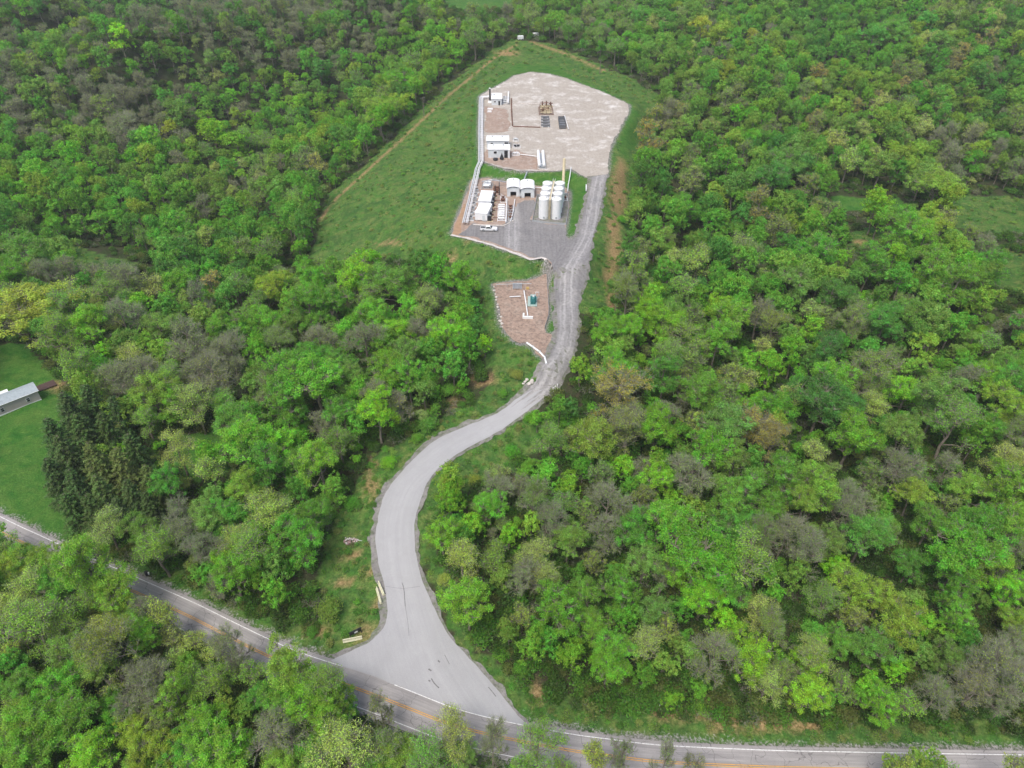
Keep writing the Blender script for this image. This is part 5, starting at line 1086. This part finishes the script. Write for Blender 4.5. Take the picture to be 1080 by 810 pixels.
part(r, 'rail', 'white_steel', lambda m: [m.tube((sx * .38, -1.6, TKH + 1.1), (sx * .38, L + 1.6, TKH + 1.1), .04, n=5) for sx in (-1, 1)] + [m.tube((sx * .38, y, TKH), (sx * .38, y, TKH + 1.1), .04, n=5) for sx in (-1, 1) for y in np.linspace(-1.6, L + 1.6, 9)]); part(r, 'header_pipe', 'beige', lambda m: [m.tube((.0, 1, .5), (0, L, .5), .2, n=8)])
CW = [np.array(PZ(a, b_, PL)) for a, b_ in [(566.5,206.5),(561.5,233.5),(573,235.4),(597,237.2),(599.2,222),(599,205.5)]]; r = empty('containment_wall', (CW[2][0], CW[2][1], PL), 0, 'low grey steel wall boxing in the eight white tanks', 'wall')
def cwf(m):
    for A, B in zip(CW, CW[1:] + CW[:1]):
        d = B - A; l = np.hypot(*d); c = (A + B) / 2 - CW[2]; m.box((c[0], c[1], .32), (l + .1, .10, .64), math.atan2(d[1], d[0]))
part(r, 'panel', 'galv', cwf); part(r, 'floor_liner', 'kerbgravel', lambda m: m.add([(*(p - CW[2]), .06) for p in CW], [tuple(range(6))]))
r = empty('tan_tower', (*PZ(593.4,207.5,PL), PL), 0, 'tall slim tan tower standing behind the right column of tanks', 'tower'); part(r, 'column', 'beige', lambda m: [m.lathe([(.75, 0), (.75, .5), (.52, .55), (.52, 14.6), (.2, 15.0), (.0, 15.05)], 16)]); part(r, 'flange', 'beige', lambda m: [m.lathe([(.62, z), (.62, z + .14)], 16) for z in (4, 8, 12)]); part(r, 'nozzle', 'galv', lambda m: m.tube((.4, 0, 1.4), (1.3, 0, 1.4), .15, n=8))
pipe_run('portal_pipe', [(578.3,193,2.0,.2),(578.3,193,2.0,2.8),(590.5,194,2.0,2.8),(590.5,194,2.0,.2)], .13, 'white_steel', 'white goal-shaped pipe portal on the bank behind the tanks', legs=False)
pipe_run('bank_pipe', [(602.3,176.5,UZ,.8),(601,186,2.2,.8),(599.3,195,1,.9),(598.7,202,PL,.9)], .17, 'white_steel', 'thin white pipe descending the bank right of the tan tower')
skid((594.5,212), (599,212), PL, 3.5, 'pump_skid', 'small reddish pump skid at the right rear of the tanks', 'skid', 22, 1, 'rust')
o = MB().box((0, 0, .3), (.35, 6.5, .6)).box((0, 3.2, .7), (.5, .4, .3)).build('white_beam', M['white_steel']); x_, y_ = G(618.2,198); o.location = (x_, y_, float(hh(x_, y_)[0])); o.rotation_euler.z = -.08; tag(o, 'white beam lying on the grass strip beside the access road', 'beam')
# pale stone edging of the lower pad
e = [G(a, b_, 0) for a, b_ in [(476,247.5),(497,252.4),(517,258.5),(530,263.3),(545.6,268),(560,273.5),(571,271.8),(577,274.5),(582,281.5)]]
drape('stone_edging', strip_poly(smooth_line(e, 1.5), -.55, .55), M['pale_stone'], .10, 1.4, None, .35)
# orange scraped soil beside the rack
drape('scraped_soil', [PZ(a, b_, LZ) for a, b_ in [(476.5,247),(480,238),(489,216),(492,214),(487,232),(486,246),(493,250.5)]], None or paint('orange_soil', (.36, .23, .14), .95, 0, .2, .6), 0, 2, None, .2, LZ + .065)
# pickup
def pickup(loc, rz, label):
    r = empty('pickup_truck', loc, rz, label, 'truck')
    body = [(-2.9, .55), (-2.9, 1.05), (-1.0, 1.08), (-1.0, 1.05), (1.25, 1.08), (2.75, .98), (2.95, .75), (2.95, .45), (2.45, .42), (-2.7, .42)]
    def bd(m):
        m.add([(x, -.95, z) for x, z in body] + [(x, .95, z) for x, z in body], [tuple(range(10))] + [tuple(range(10, 20))[::-1]] + [(i, i + 1, 11 + i, 10 + i) for i in range(9)] + [(9, 0, 10, 19)])
    part(r, 'body', 'white_steel', bd, .05)
    part(r, 'bed', 'dark_steel', lambda m: m.box((-1.95, 0, 1.07), (1.75, 1.6, .08))); part(r, 'bed_rail', 'white_steel', lambda m: [m.box((-1.95, sy * .9, 1.18), (1.9, .12, .26)) for sy in (-1, 1)] + [m.box((-2.86, 0, 1.15), (.1, 1.7, .3))], .02)
    part(r, 'cab', 'white_steel', lambda m: m.add([(-1.0, -.9, 1.05), (1.25, -.9, 1.05), (1.25, .9, 1.05), (-1.0, .9, 1.05), (-.85, -.72, 1.75), (.5, -.72, 1.75), (.5, .72, 1.75), (-.85, .72, 1.75)], [(4, 5, 6, 7), (0, 1, 5, 4), (1, 2, 6, 5), (2, 3, 7, 6), (3, 0, 4, 7)]), .04)
    part(r, 'windscreen', 'glass', lambda m: m.add([(1.20, -.78, 1.12), (1.20, .78, 1.12), (.56, .66, 1.70), (.56, -.66, 1.70)], [(0, 1, 2, 3)])).location = (.03, 0, .02)
    for sy in (-1, 1): part(r, 'side_window', 'glass', lambda m: m.add([(-.85, sy * .895, 1.14), (1.0, sy * .895, 1.14), (.45, sy * .765, 1.66), (-.75, sy * .765, 1.66)], [(0, 1, 2, 3)])).location = (0, sy * .03, .01)
    for wx in (-1.85, 1.85):
        for sy in (-1, 1):
            t = part(r, 'wheel', 'rubber', lambda m: m.tube((wx, sy * .72, .4), (wx, sy * 1.0, .4), .4, n=18)); part(t, 'rim', 'galv', lambda m: m.tube((wx, sy * .95, .4), (wx, sy * 1.02, .4), .22, n=12))
    for sy in (-1, 1): part(r, 'headlight', 'galv', lambda m: m.box((2.93, sy * .72, .82), (.08, .34, .16))); part(r, 'tail_light', 'red_light', lambda m: m.box((-2.92, sy * .84, .85), (.06, .16, .3)))
    part(r, 'bumper', 'galv', lambda m: [m.box((3.0, 0, .5), (.14, 1.8, .2)), m.box((-2.97, 0, .52), (.14, 1.7, .18))])
pickup((*PZ(515.5,243,PL + .03), PL + .03), -.04, 'white pickup truck parked on the grey gravel yard')
# --- small pad
def on(px, py, z): return (*PZ(px, py, z), z)
pipe_run('pipe_fence', [(523.3,300,PS,.9),(535,299.6,PS,.9),(548,299.3,PS,.9),(560.5,299.2,PS,.9)], .09, 'galv', 'long thin rail along the far side of the small reddish pad', 'rail')
loc, rz, w = frame((541,306), (550,306), PS); r = empty('grating_panel', loc, rz, 'blue-grey grating platform behind the white pipes on the small pad', 'platform'); part(r, 'grating', 'galv', lambda m: [m.box((0, 1.7 + k * .28 - 1.5, .5), (w, .1, .08)) for k in range(13)] + [m.box((sx * w / 2, 1.8, .5), (.12, 3.8, .16)) for sx in (-1, 0, 1)]); part(r, 'leg', 'galv', lambda m: [m.box((sx * w * .45, yy, .22), (.12, .12, .44)) for sx in (-1, 1) for yy in (.2, 3.2)])
pipe_run('white_pipe', [(537.5,313,PS,.35),(549,312.4,PS,.35)], .16, 'white_steel', 'short white pipe lying crosswise on the small reddish pad')
pipe_run('white_pipe', [(552.6,306.5,PS,.5),(554.5,318,PS,.5),(556.6,333,PS,.5)], .18, 'white_steel', 'white pipe running lengthwise down the middle of the small pad')
o = MB().box((0, 0, .4), (3.0, .5, .8)).box((-1.35, 1.0, .35), (.5, 2.2, .7)).build('concrete_wall', M['white_steel'], None, .04); o.location = on(556.8, 336, PS); o.rotation_euler.z = -.05; tag(o, 'white L-shaped block wall at the foot of the lengthwise pipe', 'block')
r = empty('chemical_skid', on(561.3, 323, PS), -.05, 'pale green skid carrying a dark teal tank on the small pad', 'skid')
part(r, 'base_frame', 'pale_teal', lambda m: m.box((0, 2.6, .15), (2.9, 5.6, .3)), .03); tk = part(r, 'tank', 'teal', lambda m: [m.lathe([(.95, .3), (.95, 2.0), (.5, 2.3), (.02, 2.35)], 20, (.3, 2.1, 0)), m.box((.2, 1.0, .8), (1.5, .9, 1.0))]); part(tk, 'lid', 'white_steel', lambda m: m.lathe([(.32, 2.3), (.32, 2.45), (.02, 2.5)], 12, (.3, 2.1, 0)))
part(r, 'control_cabinet', 'pale_teal', lambda m: m.box((.1, 4.1, .9), (1.6, .9, 1.2)), .03); part(r, 'hoop', 'white_steel', lambda m: [m.tube((.9, 4.9, .2), (.9, 4.9, 2.1), .07, n=6), m.tube((.9, 4.9, 2.1), (1.9, 4.9, 2.1), .07, n=6), m.tube((1.9, 4.9, 2.1), (1.9, 4.9, 0), .07, n=6)])
o = MB().box((0, 0, .35), (1.1, .8, .7), taper=.8).build('sand_bag_heap', paint('yellow_sandbags', (.50, .36, .12), .9, 0, .3, 4), None, .1); o.location = on(556.5, 304.8, PS); tag(o, 'small yellowish heap beside the pale green skid', 'heap')
fp = [(576.6,288.5),(577.2,303),(578.4,318),(579,333),(576.5,340),(574.3,347)]; fw = [G(a, b_) for a, b_ in fp]; r = empty('silt_fence', (fw[0][0], fw[0][1], float(hh(*fw[0])[0])), 0, 'thin grey silt fence along the right side of the small pad', 'fence'); o0 = np.array(r.location)
def sf(m):
    for A, B in zip(fw[:-1], fw[1:]):
        k = max(1, int(np.hypot(B[0] - A[0], B[1] - A[1]) / 1.2))
        for i in range(k):
            a = np.array(A) + (np.array(B) - A) * i / k; b2 = np.array(A) + (np.array(B) - A) * (i + 1) / k; za = float(hh(*a)[0]); zb = float(hh(*b2)[0]); c = (a + b2) / 2
            m.box((c[0] - o0[0], c[1] - o0[1], (za + zb) / 2 + .3 - o0[2]), (np.hypot(*(b2 - a)) + .02, .05, .7), math.atan2(b2[1] - a[1], b2[0] - a[0]))
part(r, 'fabric', 'galv', sf); part(r, 'post', 'wood_pole', lambda m: [m.box((p[0] - o0[0] + .06, p[1] - o0[1], float(hh(*p)[0]) + .4 - o0[2]), (.09, .09, 1.0)) for p in fw])
# logs/rocks along the left edge of the small pad
def rock_mesh(seed, s=1.0, flat=.6):
    bm = bmesh.new(); bmesh.ops.create_icosphere(bm, subdivisions=2, radius=s); q = random.Random(seed)
    off = [Vector((q.uniform(-1, 1), q.uniform(-1, 1), q.uniform(-1, 1))) for _ in range(4)]
    for v in bm.verts:
        d = v.co.normalized(); k = 1 + .22 * math.sin(5 * d.dot(off[0]) + 1) + .18 * math.sin(7 * d.dot(off[1])) + .12 * math.sin(11 * d.dot(off[2])); v.co = Vector((v.co.x * k, v.co.y * k * .8, v.co.z * k * flat))
    me = bpy.data.meshes.new('rock'); bm.to_mesh(me); bm.free(); return me
RK3 = [rock_mesh(i) for i in range(4)]
for me in RK3: me.materials.append(M['pale_stone'])
rq = random.Random(9)
for k in range(13):
    t = k / 12; px = 521 + t * 9 + rq.uniform(-.8, .8); py = 303 + t * 43 + rq.uniform(-1, 1); x_, y_ = G(px, py); o = bpy.data.objects.new('boulder', RK3[k % 4]); link(o); s_ = rq.uniform(.28, .6); o.location = (x_, y_, float(hh(x_, y_)[0]) + .1); o.scale = (s_, s_, s_); o.rotation_euler.z = rq.uniform(0, 6)
    nm = ['farthest', 'second', 'third', 'fourth', 'fifth', 'sixth', 'middle', 'sixth nearest', 'fifth nearest', 'fourth nearest', 'third nearest', 'second nearest', 'nearest'][k]; tag(o, nm + ' of the boulders lining the left edge of the small pad', 'boulder', 'boulders along the small pad')
dpts = [np.array([*G(a, b_, .3), 0.]) for a, b_ in [(555.5,361.5),(562,366),(569,371),(574.5,377),(576.3,383.5)]]
for p in dpts: p[2] = float(hh(p[0], p[1])[0]) + .32
r = empty('drain_pipe', dpts[0], 0, 'white drain pipe curving from the small pad down to the access road', 'pipe'); part(r, 'pipe', 'white_steel', lambda m: [m.tube(A_ - dpts[0], B_ - dpts[0], .27, n=10) for A_, B_ in zip(dpts[:-1], dpts[1:])]); part(r, 'joint', 'galv', lambda m: [m.lathe([(.33, -.3), (.33, .3)], 10, p - dpts[0]) for p in dpts[1:-1]])
for k in range(6):
    px, py = 552 + k * 1.9, 405 - (k % 3) * 2.2 + (1 if k > 3 else 0); x_, y_ = G(px, py); o = bpy.data.objects.new('white_boulder', RK3[k % 4]); link(o); s_ = [.35, .5, .45, .6, .8, .55][k]; o.location = (x_, y_, float(hh(x_, y_)[0]) + .15); o.scale = (s_ * 1.2, s_, s_); o.rotation_euler.z = k
    tag(o, ['leftmost', 'second from left', 'third from left', 'third from right', 'second from right', 'rightmost'][k] + ' in the heap of pale boulders left of the gravel road', 'boulder', 'pale boulders by the gravel road')
for k, (px, py) in enumerate([(583.5,413),(585.5,411),(587.8,409)]):
    x_, y_ = G(px, py); o = MB().tube((0, 0, 0), (0, 0, 1.3), .13, n=10).lathe([(.13, 1.3), (.0, 1.38)], 10).lathe([(.2, 0), (.2, .1), (.13, .12)], 10).build('marker_post', M['white_steel']); o.location = (x_, y_, float(hh(x_, y_)[0])); tag(o, ['nearest', 'middle', 'farthest'][k] + ' of three white posts on the right edge of the gravel road', 'post', 'white posts by the gravel road')
# --- roadside things at the junction
def barrier(a, b_, lab):
    A = np.array(G(*a)); B = np.array(G(*b_)); d = B - A; l = float(np.hypot(*d)); c = (A + B) / 2
    prof = [(-.3, 0), (.3, 0), (.3, .1), (.13, .38), (.09, .82), (-.09, .82), (-.13, .38), (-.3, .1)]
    o = MB().prism(prof, -l / 2, l / 2).build('concrete_barrier', M['cream'], None, .02); o.location = (c[0], c[1], float(hh(*c)[0]) + .0); o.rotation_euler.z = math.atan2(-d[0], d[1]); tag(o, lab, 'barrier', 'cream concrete barriers at the driveway mouth')
barrier((362,677.8), (382,672.5), 'cream concrete barrier lying below the black sign'); barrier((399.5,614.5), (405.3,628.5), 'right one of two cream barriers on the grass beside the driveway'); barrier((397.5,620.5), (402.3,637.5), 'left one of two cream barriers on the grass beside the driveway')
A = np.array(G(370,673.5)); B = np.array(G(381.3,667)); d = B - A; l = float(np.hypot(*d)); c = (A + B) / 2; r = empty('sign_board', (c[0], c[1], float(hh(*c)[0])), math.atan2(d[1], d[0]), 'black framed sign board on two posts at the driveway mouth', 'sign')
part(r, 'post', 'dark_steel', lambda m: m.box((-l / 2, 0, .85), (.16, .16, 1.7))); part(r, 'post', 'dark_steel', lambda m: m.box((l / 2, 0, .85), (.16, .16, 1.7)))
part(r, 'panel', 'dark_steel', lambda m: m.box((0, 0, 1.25), (l - .2, .08, .95))); part(r, 'beam', 'black', lambda m: m.box((0, 0, 1.78), (l + .3, .26, .12))); part(r, 'plate', 'white_steel', lambda m: m.box((.1, -.07, 1.2), (.7, .04, .42)))
x_, y_ = G(371.5, 571.5); r = empty('rubble_heap', (x_, y_, float(hh(x_, y_)[0])), 0, 'flat heap of pinkish rubble on the grass left of the driveway', 'rubble'); q = random.Random(4)
def rub(m):
    for k in range(130):
        a = q.uniform(0, 6.28); rr = math.sqrt(q.random()); m.box((math.cos(a) * rr * 1.9, math.sin(a) * rr * 1.0, .08 + .35 * (1 - rr) * q.random()), (q.uniform(.12, .4), q.uniform(.1, .3), q.uniform(.08, .2)), q.uniform(0, 3), q.uniform(-.5, .5), q.uniform(-.5, .5))
part(r, 'rubble', 'litter', rub); part(r, 'pale_piece', 'pale_stone', lambda m: [m.box((q.uniform(-1.6, 1.6), q.uniform(-.8, .8), .35 + q.random() * .12), (.3, .2, .1), q.uniform(0, 3)) for _ in range(22)]); part(r, 'pole', 'galv', lambda m: m.tube((.6, .3, .4), (2.3, .0, .3), .06, n=6))
# kerbside bin and mailbox
x_, y_ = G(158.5, 608.5); r = empty('mailbox', (x_, y_, float(hh(x_, y_)[0])), .5, 'white mailbox on a post beside the dark bin by the road', 'mailbox'); part(r, 'box', 'white_steel', lambda m: [m.box((0, 0, 1.15), (.28, .5, .22)), m.tube((0, -.25, 1.26), (0, .25, 1.26), .14, n=12)]); part(r, 'post', 'wood_pole', lambda m: m.box((0, 0, .52), (.1, .1, 1.04)))
x_, y_ = G(155.5, 606.5); r = empty('wheelie_bin', (x_, y_, float(hh(x_, y_)[0])), .5, 'dark wheeled rubbish bin by the upper road edge', 'bin'); part(r, 'body', 'dark_steel', lambda m: m.box((0, 0, .55), (.6, .65, 1.0), taper=1.15), .03); part(r, 'lid', 'dark_steel', lambda m: m.box((0, -.02, 1.1), (.74, .8, .08)), .02); part(r, 'wheel', 'rubber', lambda m: [m.tube((sx * .28, .3, .1), (sx * .36, .3, .1), .1, n=10) for sx in (-1, 1)])
x_, y_ = G(694.8, 748); o = MB().tube((0, 0, 0), (0, 0, 1.5), .07, n=8).box((0, 0, 1.35), (.16, .05, .34)).build('marker_post', M['white_steel']); o.location = (x_, y_, float(hh(x_, y_)[0])); tag(o, 'slim white marker post at the foot of the right wood', 'post')
def pole(px, py, hgt, lab, arm=1.1):
    x_, y_ = G(px, py); r = empty('utility_pole', (x_, y_, float(hh(x_, y_)[0]) - .3), .5, lab, 'utility pole'); part(r, 'pole', 'wood_pole', lambda m: m.tube((0, 0, 0), (0, 0, hgt), .2, .13, 8)); part(r, 'crossarm', 'wood_pole', lambda m: m.box((0, .15, hgt - .6), (arm * 2, .12, .14))); part(r, 'insulator', 'galv', lambda m: [m.lathe([(.07, 0), (.05, .22), (0, .24)], 8, (sx * arm * .85, .15, hgt - .52)) for sx in (-1, 0.1, 1)])
pole(447.3, 122.5, 9.5, 'weathered utility pole at the tree line left of the upper pad'); pole(632.6, 78, 8, 'pale utility pole at the tree line behind the upper pad')
for k, (px, py) in enumerate([(549,42),(565,39)]):
    x_, y_ = G(px, py); r = empty('white_trailer', (x_, y_, float(hh(x_, y_)[0])), .3, ['left', 'right'][k] + ' one of two small whitish boxes at the wood edge beyond the upper pad', 'trailer'); part(r, 'body', 'white_steel', lambda m: m.box((0, 0, 1.4), (3.4, 2.2, 1.9)), .08); part(r, 'wheel', 'rubber', lambda m: [m.tube((sx * .8, -1.12, .4), (sx * .8, -.9, .4), .38, n=12) for sx in (-1, 1)])
# --- long house at the left edge
HZ = -14.9; A = np.array(G(44, 421.5)); B = np.array(G(-32, 452)); d = A - B; l = float(np.hypot(*d)); c = (A + B) / 2; hz = float(min(hh(*A)[0], hh(*c)[0])) - .1
r = empty('mobile_home', (c[0], c[1], hz), math.atan2(d[1], d[0]), 'long tan mobile home with a blue-grey roof at the left edge', 'house'); dp, ht = 4.6, 3.3
part(r, 'wall', 'siding', lambda m: [m.box((0, dp / 2, ht / 2), (l, dp, ht))] + [m.box((0, -.01, z), (l, .03, .03)) for z in np.arange(.4, ht, .25)])
def rf2(m):
    prof = [(-.3, ht), (dp / 2, ht + .75), (dp + .3, ht), (dp + .3, ht + .14), (dp / 2, ht + .89), (-.3, ht + .14)]; n_ = 6; V = [(-l / 2 - .3, p, q_) for p, q_ in prof] + [(l / 2 + .3, p, q_) for p, q_ in prof]; m.add(V, [(i, (i + 1) % n_, n_ + (i + 1) % n_, n_ + i) for i in range(n_)] + [(0, 1, 4, 5), (1, 2, 3, 4), (6, 11, 10, 7), (7, 10, 9, 8)])
part(r, 'roof', 'roof_blue', rf2); part(r, 'gable', 'siding', lambda m: [m.add([(sx, 0, ht), (sx, dp, ht), (sx, dp / 2, ht + .74)], [(0, 1, 2)]) for sx in (-l / 2 + .05, l / 2 - .05)]); part(r, 'gutter', 'white_steel', lambda m: m.tube((-l / 2 - .3, -.36, ht + .06), (l / 2 + .3, -.36, ht + .06), .07, n=6)); part(r, 'skirting', 'white_steel', lambda m: m.box((0, -.04, .2), (l + .06, .06, .4)))
for xx in (l / 2 - 2.9, l / 2 - 9.3, l / 2 - 15): f = part(r, 'window', 'white_steel', lambda m: m.box((xx, -.05, 1.7), (.95, .08, 1.15))); part(f, 'pane', 'black', lambda m: [m.box((xx, -.1, 1.42), (.75, .04, .45)), m.box((xx, -.1, 1.98), (.75, .04, .45))])
part(r, 'corner_vent', 'galv', lambda m: m.box((l / 2 - 2.6, -.05, .55), (.35, .05, .25)))
ex = part(r, 'rear_porch', 'white_steel', lambda m: m.box((l / 2 - 8.2, dp + 1.1, 1.45), (4.2, 2.0, 2.9))); part(ex, 'roof', 'roof_white', lambda m: m.box((l / 2 - 8.2, dp + 1.15, 3.0), (4.6, 2.4, .14)))
part(r, 'rear_wing', 'roof_blue', lambda m: m.box((l / 2 - 12.8, dp + 3.4, 1.4), (4.5, 6.4, 2.8)))
x_, y_ = G(49, 407.5); o = MB()
for k in range(12): o.box((0, -1.5 + k * .27, .32), (4.8, .24, .06))
for sx in (-2.2, 0, 2.2): o.box((sx, 0, .13), (.15, 3.2, .28))
o = o.build('wooden_deck', M['deck']); o.location = (x_, y_, float(hh(x_, y_)[0])); o.rotation_euler.z = math.atan2(d[1], d[0]); tag(o, 'dark brown board deck at the right end of the long house', 'deck')
# bleached dead tree near the junction
x_, y_ = G(590, 676); r = empty('dead_tree', (x_, y_, float(hh(x_, y_)[0]) - .2), .3, 'bleached dead tree with two broken limbs near the junction', 'tree'); qg = np.random.default_rng(77)
def dt(m):
    for a, b2, r0, r1 in bent((0, 0, 0), (-.3, .1, 5.2), .22, .15, qg, 4, .03): m.tube(a, b2, r0, r1, 8)
part(r, 'trunk', 'deadwood', dt); 
def lm(a, b_, r0): 
    def f(m):
        for s_, e_, p, q_ in bent(a, b_, r0, r0 * .4, qg, 3, .06): m.tube(s_, e_, p, q_, 7)
    return f
part(r, 'limb', 'deadwood', lm((-.2, .05, 4.4), (1.9, -.2, 6.4), .15)); part(r, 'limb', 'deadwood', lm((-.3, .1, 5.1), (-.6, .2, 9.3), .15)); part(r, 'limb', 'deadwood', lm((-.1, .05, 3.2), (-1.6, .3, 5.4), .10))
# tar seams on the paved driveway
M['tar'] = paint('tar_seam', (.17, .165, .165), .8, 0, .3, 3)
def seam(pts, w_): ribbon('tar_seam', smooth_line([G(a, b_) for a, b_ in pts], .5), 0, w_, M['tar'], .165)
seam([(424,615),(426,622),(427.5,640)], .14); seam([(427.5,640),(430,655),(431.5,671)], .06); seam([(407,619),(425,621),(443,619)], .05)
seam([(469,691),(472,697),(474,701)], .10); seam([(455,716),(458,721),(463,726)], .22); seam([(515,725),(520,731),(523,735)], .16)
for a, b_ in [((452,706),(455,708)),((462,697),(464,699)),((452,718),(454,719))]: seam([a, ((a[0] + b_[0]) / 2, (a[1] + b_[1]) / 2), b_], .28)

# ------------------------------------------------------------------ light
w = bpy.data.worlds.new('World'); scene.world = w; w.use_nodes = True; nt = w.node_tree
sky = nt.nodes.new('ShaderNodeTexSky'); sky.sky_type = 'NISHITA'; sky.sun_disc = False
SE, SR = R(62), R(212)
sky.sun_elevation = SE; sky.sun_rotation = SR; sky.dust_density = 4.0; sky.air_density = 1.0; sky.ozone_density = .6
nt.links.new(sky.outputs[0], nt.nodes['Background'].inputs[0]); nt.nodes['Background'].inputs[1].default_value = .125
sd = bpy.data.lights.new('sun', 'SUN'); so = bpy.data.objects.new('sun', sd); COL.objects.link(so)
sd.energy = 1.7; sd.angle = R(22); sd.color = (1, .96, .90)
dirv = Vector((math.sin(SR) * math.cos(SE), math.cos(SR) * math.cos(SE), math.sin(SE)))
so.rotation_euler = dirv.to_track_quat('Z', 'Y').to_euler()

m = bpy.data.materials.new('haze'); m.use_nodes = True; nt = m.node_tree; nt.nodes.remove(nt.nodes['Principled BSDF'])
pv = nt.nodes.new('ShaderNodeVolumePrincipled'); pv.inputs['Density'].default_value = .00016; pv.inputs['Color'].default_value = (.86, .89, .93, 1); pv.inputs['Anisotropy'].default_value = .2
nt.links.new(pv.outputs[0], nt.nodes['Material Output'].inputs['Volume'])
hz_ = MB().box((0, 400, 41), (13600, 13600, 176)).build('haze', m); tag(hz_, kind='stuff')
gz = [v.co.z for v in ground.data.vertices]; print('GROUND', min(gz), max(gz))
scene.view_settings.view_transform = 'Standard'; scene.view_settings.look = 'None'; scene.view_settings.gamma = 1; scene.view_settings.exposure = .60
scene.render.resolution_x = 1024; scene.render.resolution_y = 768
scene.cycles.max_bounces = 6; scene.cycles.diffuse_bounces = 3; scene.cycles.transmission_bounces = 2; scene.cycles.volume_bounces = 0
